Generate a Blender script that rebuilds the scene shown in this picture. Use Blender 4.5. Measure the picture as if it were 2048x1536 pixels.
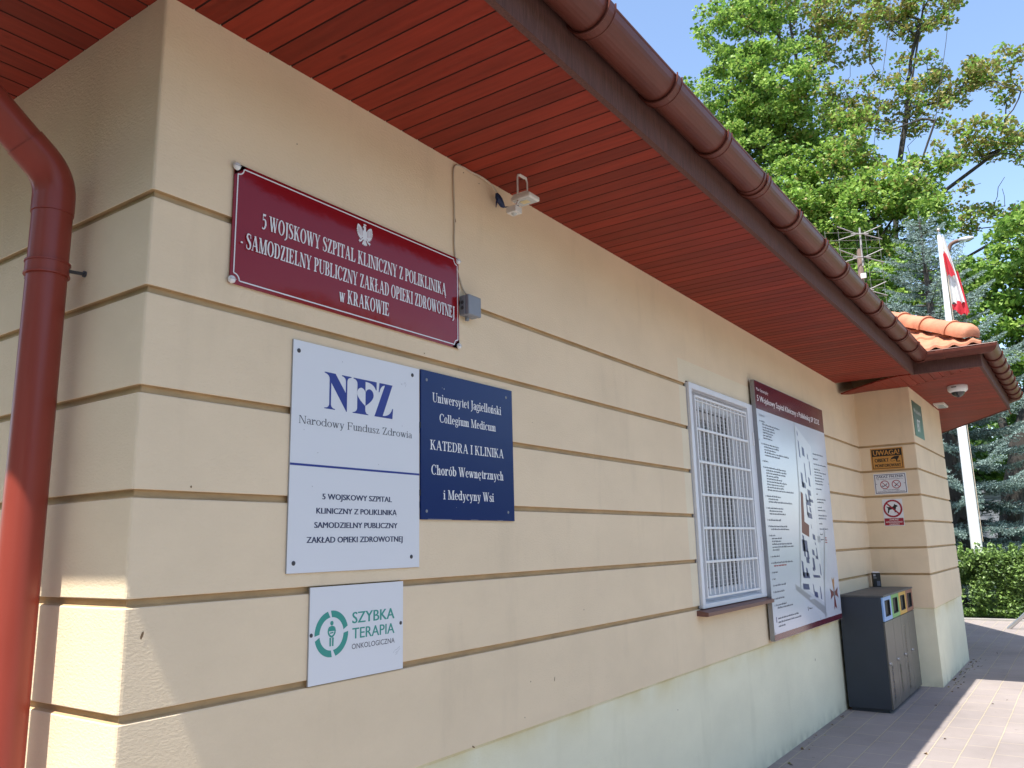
import bpy, bmesh, math, random
import numpy as np
from mathutils import Vector, Matrix

for o in list(bpy.data.objects):
    bpy.data.objects.remove(o)
SC = bpy.context.scene
COL = SC.collection
R = math.radians
rng = random.Random(7)
nrg = np.random.default_rng(11)

# ------------------------------------------------------------------ camera
cam = bpy.data.objects.new('camera', bpy.data.cameras.new('camera'))
COL.objects.link(cam)
_r = [[0.57496225, -0.81786695, -0.02262901], [-0.14673909, -0.13028828, 0.98055729], [-0.80491369, -0.56046286, -0.1949239]]
cam.matrix_world = Matrix(((_r[0][0], _r[1][0], _r[2][0], -1.17045), (_r[0][1], _r[1][1], _r[2][1], -2.02851),
                           (_r[0][2], _r[1][2], _r[2][2], 1.55136), (0, 0, 0, 1)))
cam.data.sensor_width = 36
cam.data.lens = 1619.11 / 2048 * 36
cam.data.clip_start = 0.05
cam.data.clip_end = 2000
SC.camera = cam

# ------------------------------------------------------------------ light, sky, exposure
SUN = Vector((1.0, 0.075, -2.0)).normalized()           # the way sunlight travels
W = bpy.data.worlds.new('World'); SC.world = W; W.use_nodes = True
nt = W.node_tree; nt.nodes.clear()
sky = nt.nodes.new('ShaderNodeTexSky'); sky.sky_type = 'NISHITA'; sky.sun_disc = False
sky.sun_elevation = math.asin(-SUN.z); sky.sun_rotation = R(270)
sky.air_density = 1.0; sky.dust_density = 1.2; sky.ozone_density = 1.2
bg = nt.nodes.new('ShaderNodeBackground'); bg.inputs['Strength'].default_value = 0.133
ow = nt.nodes.new('ShaderNodeOutputWorld')
nt.links.new(sky.outputs[0], bg.inputs[0]); nt.links.new(bg.outputs[0], ow.inputs[0])
sl = bpy.data.lights.new('sun', 'SUN'); sl.energy = 3.6; sl.angle = R(0.53); sl.color = (1.0, 0.95, 0.87)
so = bpy.data.objects.new('sun', sl); COL.objects.link(so); so.location = (-10, -2, 25)
so.rotation_euler = SUN.to_track_quat('-Z', 'Y').to_euler()
SC.view_settings.view_transform = 'Standard'; SC.view_settings.look = 'None'
SC.view_settings.gamma = 1.0; SC.view_settings.use_curve_mapping = False
SC.view_settings.exposure = 1.33
SC.render.engine = 'CYCLES'
SC.cycles.max_bounces = 10; SC.cycles.diffuse_bounces = 6; SC.cycles.transparent_max_bounces = 8
SC.cycles.use_denoising = True

# ------------------------------------------------------------------ materials
MATS = {}
def mat(name, base, rough=0.6, metal=0.0, var=None, bump=None, spec=0.5, coat=0.0, trans=0.0):
    """Principled material; var=(scale, amount, stretch) mottles the colour, bump=(scale, distance, stretch)."""
    m = bpy.data.materials.new(name); m.use_nodes = True
    n = m.node_tree.nodes; L = m.node_tree.links
    p = n['Principled BSDF']
    p.inputs['Base Color'].default_value = (*base, 1); p.inputs['Roughness'].default_value = rough
    p.inputs['Metallic'].default_value = metal; p.inputs['Specular IOR Level'].default_value = spec
    p.inputs['Coat Weight'].default_value = coat
    tc = None
    if var or bump:
        tc = n.new('ShaderNodeTexCoord')
    def noise(scale, stretch, detail=6, rgh=0.6):
        mp = n.new('ShaderNodeMapping'); mp.inputs['Scale'].default_value = stretch
        L.new(tc.outputs['Object'], mp.inputs[0])
        t = n.new('ShaderNodeTexNoise'); t.inputs['Scale'].default_value = scale
        t.inputs['Detail'].default_value = detail; t.inputs['Roughness'].default_value = rgh
        L.new(mp.outputs[0], t.inputs['Vector'])
        return t
    if var:
        t = noise(var[0], var[2] if len(var) > 2 else (1, 1, 1))
        r = n.new('ShaderNodeMapRange'); r.inputs[1].default_value = 0.25; r.inputs[2].default_value = 0.75
        r.inputs[3].default_value = 1 - var[1]; r.inputs[4].default_value = 1 + var[1]
        L.new(t.outputs[0], r.inputs[0])
        h = n.new('ShaderNodeHueSaturation'); h.inputs['Color'].default_value = (*base, 1)
        L.new(r.outputs[0], h.inputs['Value']); L.new(h.outputs[0], p.inputs['Base Color'])
        rr = n.new('ShaderNodeMapRange'); rr.inputs[3].default_value = max(0, rough - 0.08); rr.inputs[4].default_value = min(1, rough + 0.08)
        L.new(t.outputs[0], rr.inputs[0]); L.new(rr.outputs[0], p.inputs['Roughness'])
    if bump:
        t = noise(bump[0], bump[2] if len(bump) > 2 else (1, 1, 1), 4, 0.55)
        b = n.new('ShaderNodeBump'); b.inputs['Distance'].default_value = bump[1]; b.inputs['Strength'].default_value = 1.0
        L.new(t.outputs[0], b.inputs['Height']); L.new(b.outputs[0], p.inputs['Normal'])
    if trans:
        tr = n.new('ShaderNodeBsdfTranslucent'); mx = n.new('ShaderNodeMixShader'); mx.inputs[0].default_value = trans
        if var: L.new(h.outputs[0], tr.inputs[0])
        else: tr.inputs[0].default_value = (*base, 1)
        L.new(p.outputs[0], mx.inputs[1]); L.new(tr.outputs[0], mx.inputs[2])
        L.new(mx.outputs[0], n['Material Output'].inputs[0])
    MATS[name] = m
    return m

def stucco(name, base, dirt):
    """Painted trowelled render: fine grain, soft blotches, rain-borne dirt with shapes of its own."""
    m = mat(name, base, 0.88, spec=0.25)
    n = m.node_tree.nodes; L = m.node_tree.links; p = n['Principled BSDF']
    tc = n.new('ShaderNodeTexCoord')
    def noise(scale, stretch=(1, 1, 1), det=5, rg=0.6):
        mp = n.new('ShaderNodeMapping'); mp.inputs['Scale'].default_value = stretch
        L.new(tc.outputs['Object'], mp.inputs[0])
        t = n.new('ShaderNodeTexNoise'); t.inputs['Scale'].default_value = scale; t.inputs['Detail'].default_value = det
        t.inputs['Roughness'].default_value = rg
        L.new(mp.outputs[0], t.inputs['Vector']); return t
    big = noise(1.6, (1, 1, 1.6)); streak = noise(5, (1, 1, 0.22)); speck = noise(38, (1, 1, 1), 3)
    r1 = n.new('ShaderNodeMapRange'); r1.inputs[1].default_value = 0.3; r1.inputs[2].default_value = 0.75
    r1.inputs[3].default_value = 1.05; r1.inputs[4].default_value = 0.93
    L.new(big.outputs[0], r1.inputs[0])
    h = n.new('ShaderNodeHueSaturation'); h.inputs['Color'].default_value = (*base, 1); L.new(r1.outputs[0], h.inputs['Value'])
    r2 = n.new('ShaderNodeMapRange'); r2.inputs[1].default_value = 0.56; r2.inputs[2].default_value = 0.8
    r2.inputs[3].default_value = 0.0; r2.inputs[4].default_value = 0.16
    L.new(streak.outputs[0], r2.inputs[0])
    mx = n.new('ShaderNodeMixRGB'); mx.inputs[2].default_value = (*dirt, 1)
    L.new(r2.outputs[0], mx.inputs[0]); L.new(h.outputs[0], mx.inputs[1])
    r3 = n.new('ShaderNodeMapRange'); r3.inputs[1].default_value = 0.74; r3.inputs[2].default_value = 0.80
    r3.inputs[3].default_value = 0.0; r3.inputs[4].default_value = 0.35
    L.new(speck.outputs[0], r3.inputs[0])
    mx2 = n.new('ShaderNodeMixRGB'); mx2.inputs[2].default_value = (*dirt, 1)
    L.new(r3.outputs[0], mx2.inputs[0]); L.new(mx.outputs[0], mx2.inputs[1]); L.new(mx2.outputs[0], p.inputs['Base Color'])
    g = noise(95, (0.8, 0.8, 1.5), 3, 0.55); gg = noise(420, (1, 1, 1), 2)
    ad = n.new('ShaderNodeMath'); ad.operation = 'MULTIPLY_ADD'; ad.inputs[1].default_value = 0.25
    L.new(gg.outputs[0], ad.inputs[0]); L.new(g.outputs[0], ad.inputs[2])
    b = n.new('ShaderNodeBump'); b.inputs['Distance'].default_value = 0.0019; b.inputs['Strength'].default_value = 0.9
    L.new(ad.outputs[0], b.inputs['Height']); L.new(b.outputs[0], p.inputs['Normal'])
    return m

stucco('cream_render', (0.80, 0.65, 0.45), (0.30, 0.24, 0.17))
stucco('patched_render', (0.80, 0.70, 0.51), (0.34, 0.28, 0.20))
_pl = stucco('plinth_render', (0.83, 0.795, 0.595), (0.36, 0.35, 0.20))
n = _pl.node_tree.nodes; L = _pl.node_tree.links; p = n['Principled BSDF']; src = p.inputs['Base Color'].links[0].from_socket
tc = n.new('ShaderNodeTexCoord'); sx = n.new('ShaderNodeSeparateXYZ'); L.new(tc.outputs['Object'], sx.inputs[0])
for lo, hi, sc_, amt, col in ((0.60, 0.80, 2.6, 0.75, (0.60, 0.47, 0.16)), (0.16, -0.02, 7.0, 0.8, (0.27, 0.26, 0.18))):   # yellowed run-off under the edge, splashed dirt at the foot
    ra = n.new('ShaderNodeMapRange'); ra.inputs[1].default_value = lo; ra.inputs[2].default_value = hi; L.new(sx.outputs['Z'], ra.inputs[0])
    pw = n.new('ShaderNodeMath'); pw.operation = 'POWER'; pw.inputs[1].default_value = 2.2; L.new(ra.outputs[0], pw.inputs[0])
    no = n.new('ShaderNodeTexNoise'); no.inputs['Scale'].default_value = sc_; no.inputs['Detail'].default_value = 6; L.new(tc.outputs['Object'], no.inputs['Vector'])
    nr = n.new('ShaderNodeMapRange'); nr.inputs[1].default_value = 0.35; nr.inputs[2].default_value = 0.7; nr.inputs[4].default_value = amt; L.new(no.outputs[0], nr.inputs[0])
    mu = n.new('ShaderNodeMath'); mu.operation = 'MULTIPLY'; L.new(pw.outputs[0], mu.inputs[0]); L.new(nr.outputs[0], mu.inputs[1])
    mx = n.new('ShaderNodeMixRGB'); mx.inputs[2].default_value = (*col, 1); L.new(mu.outputs[0], mx.inputs[0]); L.new(src, mx.inputs[1]); src = mx.outputs[0]
L.new(src, p.inputs['Base Color'])
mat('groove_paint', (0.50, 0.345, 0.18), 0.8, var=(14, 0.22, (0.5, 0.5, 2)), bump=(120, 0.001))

def boards(name, base, axis):
    """Stained pine matchboard: each board its own tone, grain and a few knots along the board."""
    m = mat(name, base, 0.55, spec=0.22); n = m.node_tree.nodes; L = m.node_tree.links; p = n['Principled BSDF']
    tc = n.new('ShaderNodeTexCoord'); sx = n.new('ShaderNodeSeparateXYZ'); L.new(tc.outputs['Object'], sx.inputs[0])
    dv = n.new('ShaderNodeMath'); dv.operation = 'DIVIDE'; dv.inputs[1].default_value = 0.0925
    L.new(sx.outputs[axis], dv.inputs[0])
    fl = n.new('ShaderNodeMath'); fl.operation = 'FLOOR'; L.new(dv.outputs[0], fl.inputs[0])
    wn = n.new('ShaderNodeTexWhiteNoise'); wn.noise_dimensions = '1D'; L.new(fl.outputs[0], wn.inputs['W'])
    mp = n.new('ShaderNodeMapping'); mp.inputs['Scale'].default_value = (14, 1.2, 1) if axis == 0 else (1.2, 14, 1)
    L.new(tc.outputs['Object'], mp.inputs[0])
    of = n.new('ShaderNodeVectorMath'); of.operation = 'ADD'; L.new(mp.outputs[0], of.inputs[0]); L.new(wn.outputs['Color'], of.inputs[1])
    g = n.new('ShaderNodeTexNoise'); g.inputs['Scale'].default_value = 3.2; g.inputs['Detail'].default_value = 8; L.new(of.outputs[0], g.inputs['Vector'])
    a = n.new('ShaderNodeMapRange'); a.inputs[3].default_value = 0.80; a.inputs[4].default_value = 1.18; L.new(wn.outputs[0], a.inputs[0])
    b = n.new('ShaderNodeMapRange'); b.inputs[1].default_value = 0.3; b.inputs[2].default_value = 0.7
    b.inputs[3].default_value = 0.82; b.inputs[4].default_value = 1.15; L.new(g.outputs[0], b.inputs[0])
    mu = n.new('ShaderNodeMath'); mu.operation = 'MULTIPLY'; L.new(a.outputs[0], mu.inputs[0]); L.new(b.outputs[0], mu.inputs[1])
    h = n.new('ShaderNodeHueSaturation'); h.inputs['Color'].default_value = (*base, 1); L.new(mu.outputs[0], h.inputs['Value'])
    mpk = n.new('ShaderNodeMapping'); mpk.inputs['Scale'].default_value = (1, 0.55, 1) if axis == 0 else (0.55, 1, 1)
    L.new(tc.outputs['Object'], mpk.inputs[0])
    vo = n.new('ShaderNodeTexVoronoi'); vo.inputs['Scale'].default_value = 4.2; L.new(mpk.outputs[0], vo.inputs['Vector'])
    kr = n.new('ShaderNodeMapRange'); kr.inputs[1].default_value = 0.03; kr.inputs[2].default_value = 0.07
    kr.inputs[3].default_value = 0.75; kr.inputs[4].default_value = 0.0; L.new(vo.outputs['Distance'], kr.inputs[0])
    mx = n.new('ShaderNodeMixRGB'); mx.inputs[2].default_value = (base[0] * .3, base[1] * .3, base[2] * .35, 1)
    L.new(kr.outputs[0], mx.inputs[0]); L.new(h.outputs[0], mx.inputs[1]); L.new(mx.outputs[0], p.inputs['Base Color'])
    bp = n.new('ShaderNodeBump'); bp.inputs['Distance'].default_value = 0.0008; L.new(g.outputs[0], bp.inputs['Height'])
    L.new(bp.outputs[0], p.inputs['Normal'])
    return m
boards('soffit_boards', (0.23, 0.026, 0.012), 0)
boards('soffit_boards_side', (0.23, 0.026, 0.012), 1)
mat('board_gap', (0.06, 0.014, 0.010), 0.8)
mat('fascia_wood', (0.12, 0.055, 0.044), 0.8, spec=0.3, var=(9, 0.35, (14, 14, 1.2)), bump=(30, 0.0012, (10, 10, 1)))
mat('gutter_brown', (0.13, 0.038, 0.026), 0.38, var=(6, 0.22, (0.6, 3, 3)), spec=0.28, bump=(60, 0.0004))
mat('pipe_red', (0.275, 0.050, 0.034), 0.30, var=(4, 0.12, (1, 1, 0.3)), spec=0.36)
mat('roof_tile', (0.46, 0.19, 0.105), 0.7, var=(5, 0.35), bump=(40, 0.002))
mat('white_metal', (0.78, 0.79, 0.80), 0.4)
mat('white_frame', (0.74, 0.76, 0.79), 0.45, var=(5, 0.05))
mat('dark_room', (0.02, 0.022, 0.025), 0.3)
mat('blind_fabric', (0.46, 0.46, 0.45), 0.85, var=(20, 0.08, (6, 6, 0.3)))
mat('sill_brown', (0.17, 0.075, 0.06), 0.45)
mat('plate_white', (0.74, 0.76, 0.79), 0.32, spec=0.4)
mat('plate_edge', (0.35, 0.35, 0.36), 0.5)
mat('enamel_red', (0.25, 0.008, 0.014), 0.12, spec=0.32, bump=(3, 0.004))
mat('enamel_white', (0.78, 0.77, 0.76), 0.22)
mat('plate_blue', (0.010, 0.026, 0.125), 0.25, spec=0.25, bump=(2.5, 0.003))
mat('letter_white', (0.80, 0.80, 0.80), 0.5)
mat('logo_blue', (0.018, 0.035, 0.25), 0.4)
mat('letter_navy', (0.02, 0.03, 0.09), 0.5)
mat('letter_grey', (0.05, 0.055, 0.075), 0.5)
mat('teal', (0.03, 0.30, 0.25), 0.4)
mat('screw_dark', (0.05, 0.05, 0.055), 0.5)
mat('scratch_grey', (0.42, 0.43, 0.46), 0.6)
mat('board_white', (0.62, 0.66, 0.74), 0.16, spec=0.6, bump=(2.2, 0.002))
mat('board_maroon', (0.115, 0.012, 0.03), 0.14, spec=0.6)
mat('board_frame', (0.33, 0.34, 0.36), 0.4, metal=0.6)
mat('map_grey', (0.30, 0.32, 0.36), 0.3)
mat('map_pale', (0.70, 0.73, 0.78), 0.2)
mat('map_navy', (0.014, 0.032, 0.17), 0.3)
mat('map_text', (0.13, 0.14, 0.18), 0.4)
mat('emblem_gold', (0.42, 0.20, 0.08), 0.4)
mat('emblem_maroon', (0.16, 0.022, 0.02), 0.4)
mat('emblem_grey', (0.16, 0.14, 0.15), 0.4)
mat('warn_amber', (0.55, 0.27, 0.06), 0.4)
mat('warn_black', (0.012, 0.011, 0.012), 0.4)
mat('sign_red', (0.33, 0.012, 0.03), 0.35)
mat('sign_green', (0.035, 0.14, 0.105), 0.3)
mat('bin_dark', (0.033, 0.042, 0.058), 0.42, var=(2.5, 0.12))
mat('bin_top', (0.10, 0.10, 0.095), 0.55, var=(5, 0.35))
mat('bin_door', (0.14, 0.135, 0.125), 0.38, metal=0.35, var=(3, 0.12, (6, 6, 0.6)))
mat('bin_blue', (0.26, 0.42, 0.72), 0.4); mat('bin_green', (0.16, 0.40, 0.12), 0.4)
mat('bin_yellow', (0.60, 0.36, 0.06), 0.4); mat('bin_brown', (0.26, 0.11, 0.075), 0.4)
mat('bin_hole', (0.008, 0.008, 0.009), 0.5)
mat('grey_plastic', (0.24, 0.26, 0.29), 0.45, var=(9, 0.06))
mat('cable_white', (0.55, 0.47, 0.36), 0.5); mat('cable_blue', (0.01, 0.025, 0.09), 0.45)
mat('glue', (0.20, 0.125, 0.06), 0.8)
mat('lamp_white', (0.70, 0.68, 0.63), 0.45); mat('lamp_glass', (0.52, 0.54, 0.52), 0.12); mat('led_yellow', (0.65, 0.55, 0.30), 0.4)
mat('camera_glass', (0.02, 0.02, 0.022), 0.05, spec=0.8)
mat('pole_white', (0.80, 0.80, 0.79), 0.4, var=(3, 0.05))
mat('concrete', (0.30, 0.29, 0.27), 0.85, var=(7, 0.2), bump=(60, 0.003))
mat('rust_steel', (0.16, 0.085, 0.06), 0.6); mat('steel', (0.5, 0.5, 0.5), 0.35, metal=0.8)
mat('old_aluminium', (0.30, 0.29, 0.28), 0.6, metal=0.3)
mat('flag_red', (0.55, 0.025, 0.04), 0.75, trans=0.25); mat('flag_white', (0.75, 0.75, 0.75), 0.75, trans=0.25)
mat('flag_dark', (0.20, 0.20, 0.23), 0.8)
mat('old_wood', (0.17, 0.12, 0.095), 0.85, var=(8, 0.35, (6, 6, 1)), bump=(40, 0.004, (6, 6, 1)))
mat('bark', (0.060, 0.052, 0.046), 0.9, var=(6, 0.3, (3, 3, 1)), bump=(20, 0.012, (3, 3, 0.8)))
mat('bark_dark', (0.045, 0.040, 0.036), 0.9, var=(5, 0.3), bump=(14, 0.015, (3, 3, 0.7)))
mat('leaf_light', (0.32, 0.47, 0.10), 0.5, var=(0.8, 0.25), trans=0.45)
mat('leaf_mid', (0.17, 0.32, 0.055), 0.5, var=(0.8, 0.25), trans=0.45)
mat('leaf_olive', (0.31, 0.275, 0.09), 0.55, var=(0.8, 0.3), trans=0.3)
mat('leaf_dark', (0.07, 0.155, 0.03), 0.5, var=(0.8, 0.25), trans=0.3)
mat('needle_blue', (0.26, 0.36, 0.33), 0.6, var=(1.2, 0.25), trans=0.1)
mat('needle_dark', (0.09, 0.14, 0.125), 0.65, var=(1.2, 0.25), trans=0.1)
mat('hedge_light', (0.21, 0.33, 0.085), 0.45, var=(2, 0.25), trans=0.3)
mat('hedge_dark', (0.075, 0.14, 0.04), 0.5, var=(2, 0.25), trans=0.3)
mat('grass', (0.07, 0.12, 0.03), 0.9, var=(3, 0.35), bump=(30, 0.03))
mat('siding', (0.22, 0.23, 0.26), 0.7, var=(3, 0.1)); mat('green_paint', (0.02, 0.14, 0.085), 0.5)
mat('car_white', (0.72, 0.72, 0.73), 0.2, coat=0.6); mat('car_glass', (0.015, 0.018, 0.02), 0.06); mat('rubber', (0.015, 0.015, 0.016), 0.8)
mat('car_lamp', (0.45, 0.45, 0.48), 0.1)
mat('far_wall', (0.45, 0.42, 0.36), 0.85, var=(2, 0.12)); mat('far_glass', (0.05, 0.06, 0.08), 0.1)

mat('asphalt', (0.062, 0.062, 0.064), 0.9, var=(2, 0.25), bump=(150, 0.004))
def paving():
    m = mat('paving', (0.34, 0.30, 0.285), 0.85, spec=0.3); n = m.node_tree.nodes; L = m.node_tree.links; p = n['Principled BSDF']
    tc = n.new('ShaderNodeTexCoord'); mp = n.new('ShaderNodeMapping'); mp.inputs['Location'].default_value = (0.1, 0.05, 0)
    L.new(tc.outputs['Object'], mp.inputs[0])
    wob = n.new('ShaderNodeTexNoise'); wob.inputs['Scale'].default_value = 2.5; L.new(tc.outputs['Object'], wob.inputs['Vector'])
    wm = n.new('ShaderNodeVectorMath'); wm.operation = 'SCALE'; wm.inputs['Scale'].default_value = 0.012; L.new(wob.outputs['Color'], wm.inputs[0])
    ad = n.new('ShaderNodeVectorMath'); ad.operation = 'ADD'; L.new(mp.outputs[0], ad.inputs[0]); L.new(wm.outputs[0], ad.inputs[1])
    br = n.new('ShaderNodeTexBrick'); L.new(ad.outputs[0], br.inputs['Vector']); br.inputs['Scale'].default_value = 1
    br.inputs['Brick Width'].default_value = 0.4; br.inputs['Row Height'].default_value = 0.2
    br.inputs['Mortar Size'].default_value = 0.006; br.inputs['Mortar Smooth'].default_value = 0.35; br.inputs['Bias'].default_value = 0
    br.inputs['Color1'].default_value = (0.305, 0.265, 0.248, 1); br.inputs['Color2'].default_value = (0.283, 0.248, 0.236, 1)
    br.inputs['Mortar'].default_value = (0.42, 0.36, 0.28, 1)
    st = n.new('ShaderNodeTexNoise'); st.inputs['Scale'].default_value = 0.9; st.inputs['Detail'].default_value = 9; st.inputs['Roughness'].default_value = 0.65
    L.new(tc.outputs['Object'], st.inputs['Vector'])
    rr = n.new('ShaderNodeMapRange'); rr.inputs[1].default_value = 0.3; rr.inputs[2].default_value = 0.72; rr.inputs[3].default_value = 1.14; rr.inputs[4].default_value = 0.80
    L.new(st.outputs[0], rr.inputs[0])
    h = n.new('ShaderNodeHueSaturation'); L.new(br.outputs[0], h.inputs['Color']); L.new(rr.outputs[0], h.inputs['Value'])
    sp = n.new('ShaderNodeTexNoise'); sp.inputs['Scale'].default_value = 13; sp.inputs['Detail'].default_value = 3; L.new(tc.outputs['Object'], sp.inputs['Vector'])
    sr = n.new('ShaderNodeMapRange'); sr.inputs[1].default_value = 0.70; sr.inputs[2].default_value = 0.78; sr.inputs[3].default_value = 0; sr.inputs[4].default_value = 0.5
    L.new(sp.outputs[0], sr.inputs[0])
    mx = n.new('ShaderNodeMixRGB'); mx.inputs[2].default_value = (0.12, 0.10, 0.09, 1); L.new(sr.outputs[0], mx.inputs[0]); L.new(h.outputs[0], mx.inputs[1])
    L.new(mx.outputs[0], p.inputs['Base Color'])
    gr = n.new('ShaderNodeTexNoise'); gr.inputs['Scale'].default_value = 160; L.new(tc.outputs['Object'], gr.inputs['Vector'])
    ma = n.new('ShaderNodeMath'); ma.operation = 'MULTIPLY_ADD'; ma.inputs[1].default_value = -1.2; L.new(br.outputs['Fac'], ma.inputs[0]); L.new(gr.outputs[0], ma.inputs[2])
    b = n.new('ShaderNodeBump'); b.inputs['Distance'].default_value = 0.003; L.new(ma.outputs[0], b.inputs['Height']); L.new(b.outputs[0], p.inputs['Normal'])
paving()

# ------------------------------------------------------------------ mesh helpers
class MB:
    """Collects faces with material names; build() links them as one mesh object."""
    def __init__(s): s.v = []; s.f = []; s.m = []
    def add(s, verts, faces, m):
        b = len(s.v); s.v += [tuple(float(c) for c in p) for p in verts]
        for f in faces: s.f.append([b + i for i in f]); s.m.append(m)
    def poly(s, pts, m): s.add(pts, [list(range(len(pts)))], m)
    def box(s, x0, x1, y0, y1, z0, z1, m):
        v = [(x0, y0, z0), (x1, y0, z0), (x1, y1, z0), (x0, y1, z0), (x0, y0, z1), (x1, y0, z1), (x1, y1, z1), (x0, y1, z1)]
        s.add(v, [(0, 3, 2, 1), (4, 5, 6, 7), (0, 1, 5, 4), (1, 2, 6, 5), (2, 3, 7, 6), (3, 0, 4, 7)], m)
    def prism(s, pts, a, b, m, fn):
        """pts: 2-D outline, swept from a to b; fn(u, v, w) gives the 3-D point."""
        n = len(pts); v = [fn(u, w, a) for u, w in pts] + [fn(u, w, b) for u, w in pts]
        s.add(v, [list(range(n))[::-1], list(range(n, 2 * n))] + [(i, (i + 1) % n, n + (i + 1) % n, n + i) for i in range(n)], m)
    def tube(s, path, r, m, n=10, caps=True):
        P = [Vector(p) for p in path]; k = len(P)
        rs = r if isinstance(r, (list, tuple)) else [r] * k
        t0 = (P[1] - P[0]).normalized(); up = Vector((0, 0, 1)) if abs(t0.z) < 0.9 else Vector((1, 0, 0))
        nx = t0.cross(up).normalized(); v = []
        for i in range(k):
            t = (P[min(i + 1, k - 1)] - P[max(i - 1, 0)]).normalized()
            nx = (nx - t * nx.dot(t)).normalized(); ny = t.cross(nx)
            for j in range(n):
                a = 2 * math.pi * j / n; v.append(P[i] + (nx * math.cos(a) + ny * math.sin(a)) * rs[i])
        f = [(i * n + j, i * n + (j + 1) % n, (i + 1) * n + (j + 1) % n, (i + 1) * n + j) for i in range(k - 1) for j in range(n)]
        if caps: f += [list(range(n))[::-1], [(k - 1) * n + j for j in range(n)]]
        s.add(v, f, m)
    def lathe(s, prof, c, m, n=20, axis='z', a0=0.0, a1=2 * math.pi):
        full = abs(a1 - a0) > 6.28; k = n if full else n + 1; v = []
        for r, h in prof:
            for j in range(k):
                a = a0 + (a1 - a0) * j / n; x, y = r * math.cos(a), r * math.sin(a)
                v.append({'z': (c[0] + x, c[1] + y, c[2] + h), 'y': (c[0] + x, c[1] + h, c[2] + y), 'x': (c[0] + h, c[1] + x, c[2] + y)}[axis])
        f = []
        for i in range(len(prof) - 1):
            for j in range(n):
                j2 = (j + 1) % k if full else j + 1
                f.append((i * k + j, i * k + j2, (i + 1) * k + j2, (i + 1) * k + j))
        s.add(v, f, m)
    def build(s, name, parent=None, smooth=False, bevel=0.0, loc=None, seg=2):
        me = bpy.data.meshes.new(name); me.from_pydata(s.v, [], s.f)
        names = []
        for m in s.m:
            if m not in names: names.append(m)
        for m in names: me.materials.append(MATS[m])
        ix = {m: i for i, m in enumerate(names)}
        me.polygons.foreach_set('material_index', [ix[m] for m in s.m])
        me.update()
        if smooth:
            me.polygons.foreach_set('use_smooth', [True] * len(me.polygons))
            try: me.set_sharp_from_angle(angle=R(40))
            except Exception: pass
        o = bpy.data.objects.new(name, me); COL.objects.link(o)
        if parent: o.parent = parent
        if loc: o.location = loc
        if bevel:
            b = o.modifiers.new('edges', 'BEVEL'); b.width = bevel; b.segments = seg; b.limit_method = 'ANGLE'; b.angle_limit = R(40)
        return o

def np_mesh(name, verts, faces, mats, idx, parent=None, smooth=False):
    """Fast mesh from numpy arrays (all faces the same length)."""
    me = bpy.data.meshes.new(name); n = len(faces); k = faces.shape[1]
    me.vertices.add(len(verts)); me.vertices.foreach_set('co', verts.astype(np.float32).ravel())
    me.loops.add(n * k); me.loops.foreach_set('vertex_index', faces.astype(np.int32).ravel())
    me.polygons.add(n); me.polygons.foreach_set('loop_start', np.arange(0, n * k, k, dtype=np.int32))
    for m in mats: me.materials.append(MATS[m])
    me.polygons.foreach_set('material_index', idx.astype(np.int32))
    me.update(calc_edges=True); me.validate()
    o = bpy.data.objects.new(name, me); COL.objects.link(o)
    if parent: o.parent = parent
    return o

def thing(name, label, cat, loc=(0, 0, 0), rotz=0.0, group=None):
    o = bpy.data.objects.new(name, None); COL.objects.link(o); o.empty_display_size = 0.1
    o.location = loc; o.rotation_euler = (0, 0, rotz); tag(o, label, cat, group); return o
def tag(o, label, cat, group=None):
    o['label'] = label; o['category'] = cat
    if group: o['group'] = group
    return o
def structure(o):
    o['kind'] = 'structure'; return o

def offset(pts, d, closed=False):
    """Offset a plan polyline (travelling with the outside on its right) outward by d with mitres."""
    out = []; n = len(pts)
    for i in range(n):
        a = Vector(pts[i - 1]) if (i > 0 or closed) else None
        p = Vector(pts[i]); b = Vector(pts[(i + 1) % n]) if (i < n - 1 or closed) else None
        def nrm(u, v): t = (v - u).normalized(); return Vector((t.y, -t.x))
        if a is None: q = p + nrm(p, b) * d
        elif b is None: q = p + nrm(a, p) * d
        else:
            n1, n2 = nrm(a, p), nrm(p, b); q = p + (n1 + n2) * (d / (1 + n1.dot(n2)))
        out.append((q.x, q.y))
    return out

# ------------------------------------------------------------------ lettering
def _fontmesh(body, bold):
    c = bpy.data.curves.new('t', 'FONT'); c.body = body; c.size = 1.0; c.offset = bold; c.resolution_u = 3
    o = bpy.data.objects.new('t', c); COL.objects.link(o)
    dg = bpy.context.evaluated_depsgraph_get(); dg.update()
    me = bpy.data.meshes.new_from_object(o.evaluated_get(dg))
    v = [(p.co.x, p.co.y) for p in me.vertices]; f = [list(p.vertices) for p in me.polygons]
    bpy.data.objects.remove(o); bpy.data.curves.remove(c); bpy.data.meshes.remove(me)
    return v, f
_capv, _ = _fontmesh('H', 0); CAPH = max(p[1] for p in _capv)
def sans(mb, body, x0, x1, zb, cap, y, m, bold=0.0, fn=None):
    """Sans lettering: baseline zb, capital height cap, fitted between x0 and x1 on the plane y."""
    v, f = _fontmesh(body, 0); xs = [p[0] for p in v]; a, b = min(xs), max(xs)
    extra = max(0.0, bold) * 2.6 * cap
    sx = (x1 - x0 - extra) / (b - a); sz = cap / CAPH
    for k in (0, 1, 2) if extra else (0,):
        f2 = fn or (lambda u, w: (u, y - 4e-5 * k, w))
        mb.add([f2(x0 + (p[0] - a) * sx + extra * k / 2, zb + p[1] * sz) for p in v], f, m)

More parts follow.
